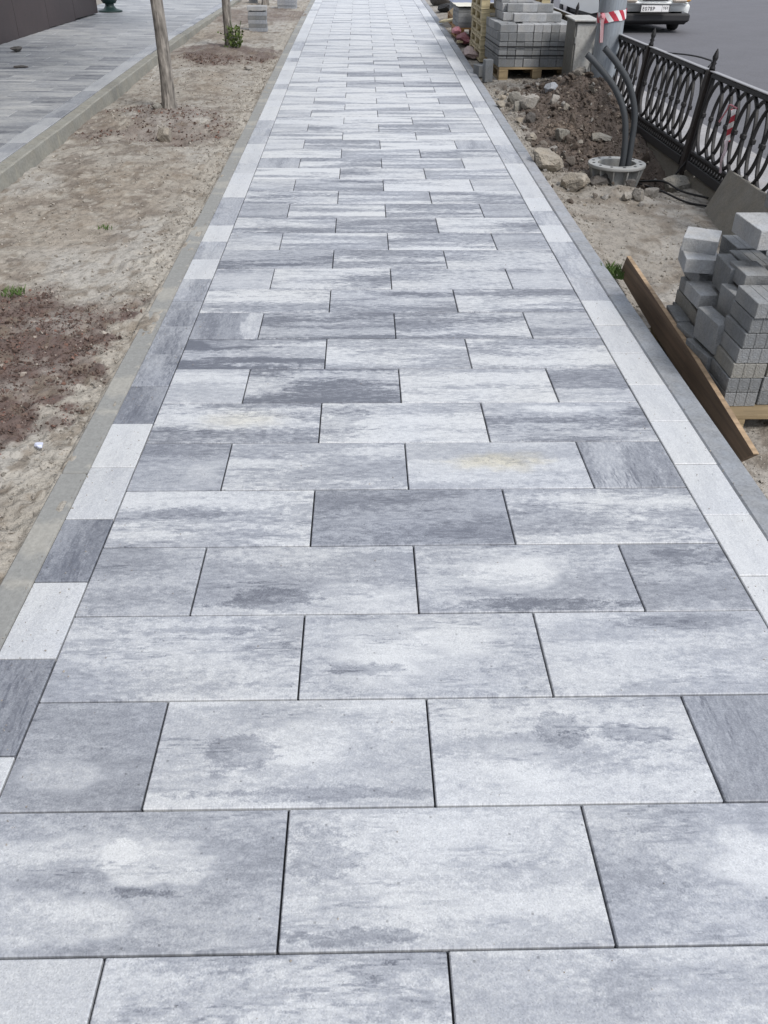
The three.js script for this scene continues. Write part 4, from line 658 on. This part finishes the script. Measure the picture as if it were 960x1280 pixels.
// ---------------------------------------------------------------- iron fence
{
  const yB = 0.075, HT = 0.625, f = thing('iron_fence', 'low black cast iron fence of interlaced hoops along the road', 'fence', [2.2, yB, 0]); f.rotation.z = -0.1;
  const RW = 0.15, RH = 0.234, lens = (w, h) => Array.from({ length: 44 }, (_, i) => { const a = i / 44 * Math.PI * 2, y = Math.sin(a), x = Math.cos(a); return new THREE.Vector2(Math.sign(x) * w * Math.pow(Math.abs(x), 1.3), h * y); }), hs = new THREE.Shape(lens(RW, RH)); hs.holes.push(new THREE.Path(lens(RW - 0.0095, RH - 0.016)));
  const hoop = new THREE.ExtrudeGeometry(hs, { depth: 0.015, bevelEnabled: true, bevelThickness: 0.003, bevelSize: 0.002, bevelSegments: 1, curveSegments: 20 }); hoop.translate(0, 0, -0.01); hoop.rotateY(Math.PI / 2);
  const hoopB = hoop.clone().translate(0.008, 0, 0), clampG = cbox(0.03, 0.03, 0.026, 0.005), ring = new THREE.TorusGeometry(0.021, 0.0075, 6, 14).rotateY(Math.PI / 2);
  const fin = new THREE.LatheGeometry([[0, 0], [0.02, 0], [0.02, 0.015], [0.013, 0.03], [0.02, 0.045], [0.012, 0.052], [0.018, 0.07], [0.02, 0.08], [0.013, 0.105], [0.004, 0.13], [0, 0.133]].map((p) => new THREE.Vector2(...p)), 14);
  const L = 1.5;
  for (let n = -2; n < 7; n++) {
    const zp = -5.72 - n * L;
    const post = part('post', cbox(0.06, HT + 0.06, 0.07, 0.006), M.rustIron, f, [0, HT / 2 - 0.02, zp]); part('finial', fin, M.iron, post, [0, HT / 2 + 0.03, 0]); part('brace', cbox(0.012, 0.16, 0.012, 0.002), M.iron, post, [-0.05, -HT / 2 + 0.0, 0.05], [0, 0, -0.5]);
    for (const s of [-0.062, 0.062]) part('stile', cbox(0.03, HT - 0.02, 0.03, 0.004), M.iron, f, [0, HT / 2, zp + s]);
    const zc = zp - L / 2, w = L - 0.155;
    const rail = part('top_rail', cbox(0.045, 0.03, w, 0.004), M.iron, f, [0, HT - 0.015, zc]); part('rail_cap', cbox(0.05, 0.008, L - 0.072, 0.003), M.railSheen, f, [0, HT + 0.0055, zc]);  // pale grey of the cap is a painted sky reflection along the rail
    part('bottom_rail', cbox(0.03, 0.02, w, 0.003), M.iron, f, [0, 0.118, zc]); part('bottom_rail', cbox(0.04, 0.06, w, 0.003), M.iron, f, [0, 0.03, zc]);
    const k = 8, p = 0.152; for (let i = 0; i < k; i++) { const z = zc + (i - (k - 1) / 2) * p; const h = part('hoop', i % 2 ? hoopB : hoop, M.iron, f, [0, 0.362, z]); for (const s of [-1, 1]) part('collar', clampG, M.iron, h, [0.004, 0, s * (RW - 0.008)]); }
    const nr = 26; for (let i = 0; i < nr; i++) part('ring', ring, M.iron, f, [0, 0.085, zc + (i - (nr - 1) / 2) * (w / nr)]);
  }
  const tp = thing('barrier_tape', 'torn red and white tape hanging on the near fence panel', 'tape', [2.2, 0.56, -4.98]);
  const g = new THREE.PlaneGeometry(0.03, 0.19, 3, 24), g2 = new THREE.PlaneGeometry(0.026, 0.2, 3, 24).translate(-0.006, -0.19, 0); for (const q of [g, g2]) { const p = q.attributes.position; for (let i = 0; i < p.count; i++) { const y = p.getY(i), x = p.getX(i); p.setXYZ(i, x * (1 - 0.5 * ss(-0.05, -0.29, y)) + 0.006 * Math.sin(y * 31), y, 0.014 * Math.sin(y * 26) + 0.006 * Math.sin(x * 300 + y * 60)); } } g2.rotateY(-0.7); g2.computeVertexNormals(); part('faded_end', g2, std({ color: rgb(0.62, 0.52, 0.56), roughness: 0.5, side: THREE.DoubleSide }), tp, [-0.02, -0.075, 0]); g.rotateY(-0.7); g.computeVertexNormals();
  const st = stripe.clone(); st.rotation = Math.PI / 2; st.repeat.set(0.8, 0.4); st.needsUpdate = true; part('strip', g, std({ map: st, roughness: 0.45, side: THREE.DoubleSide }), tp, [-0.02, -0.075, 0]);
  part('loop', tube([[0.0, 0.02, 0], [-0.02, 0.03, -0.08], [0.0, -0.01, -0.16], [-0.02, -0.09, -0.2]], 0.006, 20, 5), M.pink, tp);
  solo('wire', 'thin black bent wire lying over the fence rail left of the spear-topped post', 'wire', tube([[2.27, 0.7, -6.8], [2.33, 0.725, -6.4], [2.34, 0.735, -6.1], [2.34, 0.73, -5.95], [2.3, 0.705, -5.9]], 0.006, 30, 5), M.iron);
}
// ---------------------------------------------------------------- road
struct('road', boxUV(new THREE.BoxGeometry(11, 0.2, 60, 1, 1, 1).translate(3.15 + 5.5, -0.15, -20)), M.asphalt);
struct('pavement_strip', boxUV(new THREE.BoxGeometry(0.8, 0.3, 60).translate(2.352 + 0.4, -0.19, -20)), M.strip);
struct('far_pavement', boxUV(new THREE.BoxGeometry(4, 0.3, 60).translate(16.2, -0.08, -20)), M.strip);

// car
{
  const t = thing('parked_car', 'white car seen from the front on the road behind the lamp post', 'car', [5.13, -0.05, -17.05], 0.06);
  // body: cross-sections along z, nose towards the camera
  const half = (y0, y1, w, r) => ({ y0, y1, w, r });
  const ring = (zf, wB, wM, wT, y0, y1, y2) => { const P = [], n = 15; for (let i = 0; i <= n; i++) { const s = i / n, a = s * Math.PI; const x = -Math.cos(a), sx = Math.sign(x) * Math.pow(Math.abs(x), 0.42), y = y0 + (y2 - y0) * Math.pow(Math.sin(a), 0.38) * 1; const ww = y < y1 ? lerp(wB, wM, (y - y0) / (y1 - y0 || 1)) : lerp(wM, wT, (y - y1) / (y2 - y1 || 1)); P.push([sx * ww, y, zf - 0.24 * Math.pow(Math.abs(sx), 3) * (zf > -0.35 ? 1 : 0)]); } return P; };
  const loft = (rings) => { const pos = [], idx = [], n = rings[0].length; rings.forEach((r) => r.forEach((p) => pos.push(...p))); for (let j = 0; j < rings.length - 1; j++) for (let i = 0; i < n - 1; i++) { const a = j * n + i; idx.push(a, a + 1, a + n, a + 1, a + n + 1, a + n); } for (const j of [0, rings.length - 1]) { const c = pos.length / 3, r = rings[j], m = [0, 1, 2].map((k) => r.reduce((s, p) => s + p[k], 0) / n); pos.push(...m); for (let i = 0; i < n; i++) { const a = j * n + i, b = j * n + (i + 1) % n; j ? idx.push(c, a, b) : idx.push(c, b, a); } } const g = new THREE.BufferGeometry(); g.setAttribute('position', new THREE.Float32BufferAttribute(pos, 3)); g.setIndex(idx); g.computeVertexNormals(); return g; };
  part('body', loft([ring(0.0, 0.68, 0.72, 0.64, 0.34, 0.5, 0.66), ring(-0.04, 0.74, 0.78, 0.68, 0.33, 0.5, 0.74), ring(-0.36, 0.79, 0.8, 0.73, 0.33, 0.55, 0.84), ring(-1.1, 0.8, 0.83, 0.74, 0.24, 0.6, 0.95), ring(-2.4, 0.8, 0.83, 0.74, 0.24, 0.6, 0.96), ring(-3.5, 0.79, 0.81, 0.72, 0.26, 0.6, 0.95), ring(-3.9, 0.72, 0.76, 0.66, 0.32, 0.6, 0.9)]), M.whitePaint, t);
  part('bumper', loft([ring(0.1, 0.62, 0.66, 0.62, 0.34, 0.4, 0.47), ring(0.06, 0.74, 0.77, 0.74, 0.31, 0.38, 0.51), ring(-0.3, 0.79, 0.81, 0.79, 0.3, 0.38, 0.52), ring(-0.34, 0.76, 0.78, 0.76, 0.32, 0.38, 0.5)]), M.whitePaint, t);
  part('cabin', loft([ring(-1.1, 0.7, 0.72, 0.6, 0.9, 0.93, 0.98), ring(-1.7, 0.72, 0.7, 0.55, 0.9, 1.15, 1.38), ring(-2.4, 0.72, 0.7, 0.56, 0.9, 1.15, 1.42), ring(-3.2, 0.72, 0.7, 0.55, 0.9, 1.15, 1.36), ring(-3.75, 0.7, 0.68, 0.6, 0.9, 0.94, 1.0)]), M.glass, t);
  part('roof', loft([ring(-1.75, 0.5, 0.52, 0.5, 1.37, 1.39, 1.41), ring(-2.4, 0.54, 0.56, 0.54, 1.39, 1.42, 1.455), ring(-3.2, 0.5, 0.52, 0.5, 1.35, 1.37, 1.39)]), M.whitePaint, t);
  part('underbody', cbox(1.5, 0.14, 3.6, 0.04), M.blackPlastic, t, [0, 0.2, -1.95]); part('lower_lip', cbox(1.44, 0.14, 0.12, 0.03), M.blackPlastic, t, [0, 0.25, -0.04]);
  part('grille', cbox(0.5, 0.11, 0.05, 0.02), M.blackPlastic, t, [0, 0.575, 0.075]); part('grille_trim', mergeGeometries([mv(cbox(0.54, 0.014, 0.03, 0.005), 0, 0.538, 0.075), mv(cbox(0.54, 0.014, 0.03, 0.005), 0, 0.66, 0.06)]), M.chrome, t);
  for (const s of [-1, 1]) { part('headlight', cbox(0.3, 0.15, 0.1, 0.03), M.lampGlass, t, [s * 0.47, 0.565, 0.02], [0, s * 0.3, 0]); part('turn_signal', cbox(0.12, 0.13, 0.1, 0.03), M.amber, t, [s * 0.65, 0.56, -0.06], [0, s * 0.7, 0]); }
  const cv = document.createElement('canvas'); cv.width = 512; cv.height = 112; const c = cv.getContext('2d'); c.fillStyle = '#e4e4e4'; c.fillRect(0, 0, 512, 112); c.strokeStyle = '#222'; c.lineWidth = 5; c.strokeRect(4, 4, 504, 104); c.beginPath(); c.moveTo(380, 4); c.lineTo(380, 108); c.stroke(); c.fillStyle = '#1b1b1b'; c.font = 'bold 84px sans-serif'; c.textBaseline = 'middle'; c.fillText('E078P', 20, 60, 300); c.font = 'bold 62px sans-serif'; c.fillText('161', 394, 48, 104);
  const pt = new THREE.CanvasTexture(cv); pt.colorSpace = THREE.SRGBColorSpace; const pl = part('number_plate', new THREE.BoxGeometry(0.54, 0.012, 0.125), M.blackPlastic, t, [0, 0.405, 0.115], [Math.PI / 2, 0, 0]); part('plate_face', new THREE.PlaneGeometry(0.52, 0.112).rotateX(-Math.PI / 2), std({ map: pt, roughness: 0.4 }), pl, [0, 0.0085, 0]);
  const tyre = new THREE.LatheGeometry([[0.19, -0.085], [0.27, -0.09], [0.292, -0.07], [0.295, 0], [0.292, 0.07], [0.27, 0.09], [0.19, 0.085]].map((p) => new THREE.Vector2(...p)), 32).rotateZ(Math.PI / 2), rim = new THREE.CylinderGeometry(0.19, 0.19, 0.15, 24).rotateZ(Math.PI / 2);
  for (const [s, z, a] of [[-1, -0.75, -0.2], [1, -0.75, -0.2], [-1, -3.15, 0], [1, -3.15, 0]]) { const w = part('wheel', tyre, M.rubber, t, [s * 0.7, 0.295, z], [0, a, 0]); part('rim', rim, M.chrome, w); }
}
renderer.render(scene, camera);
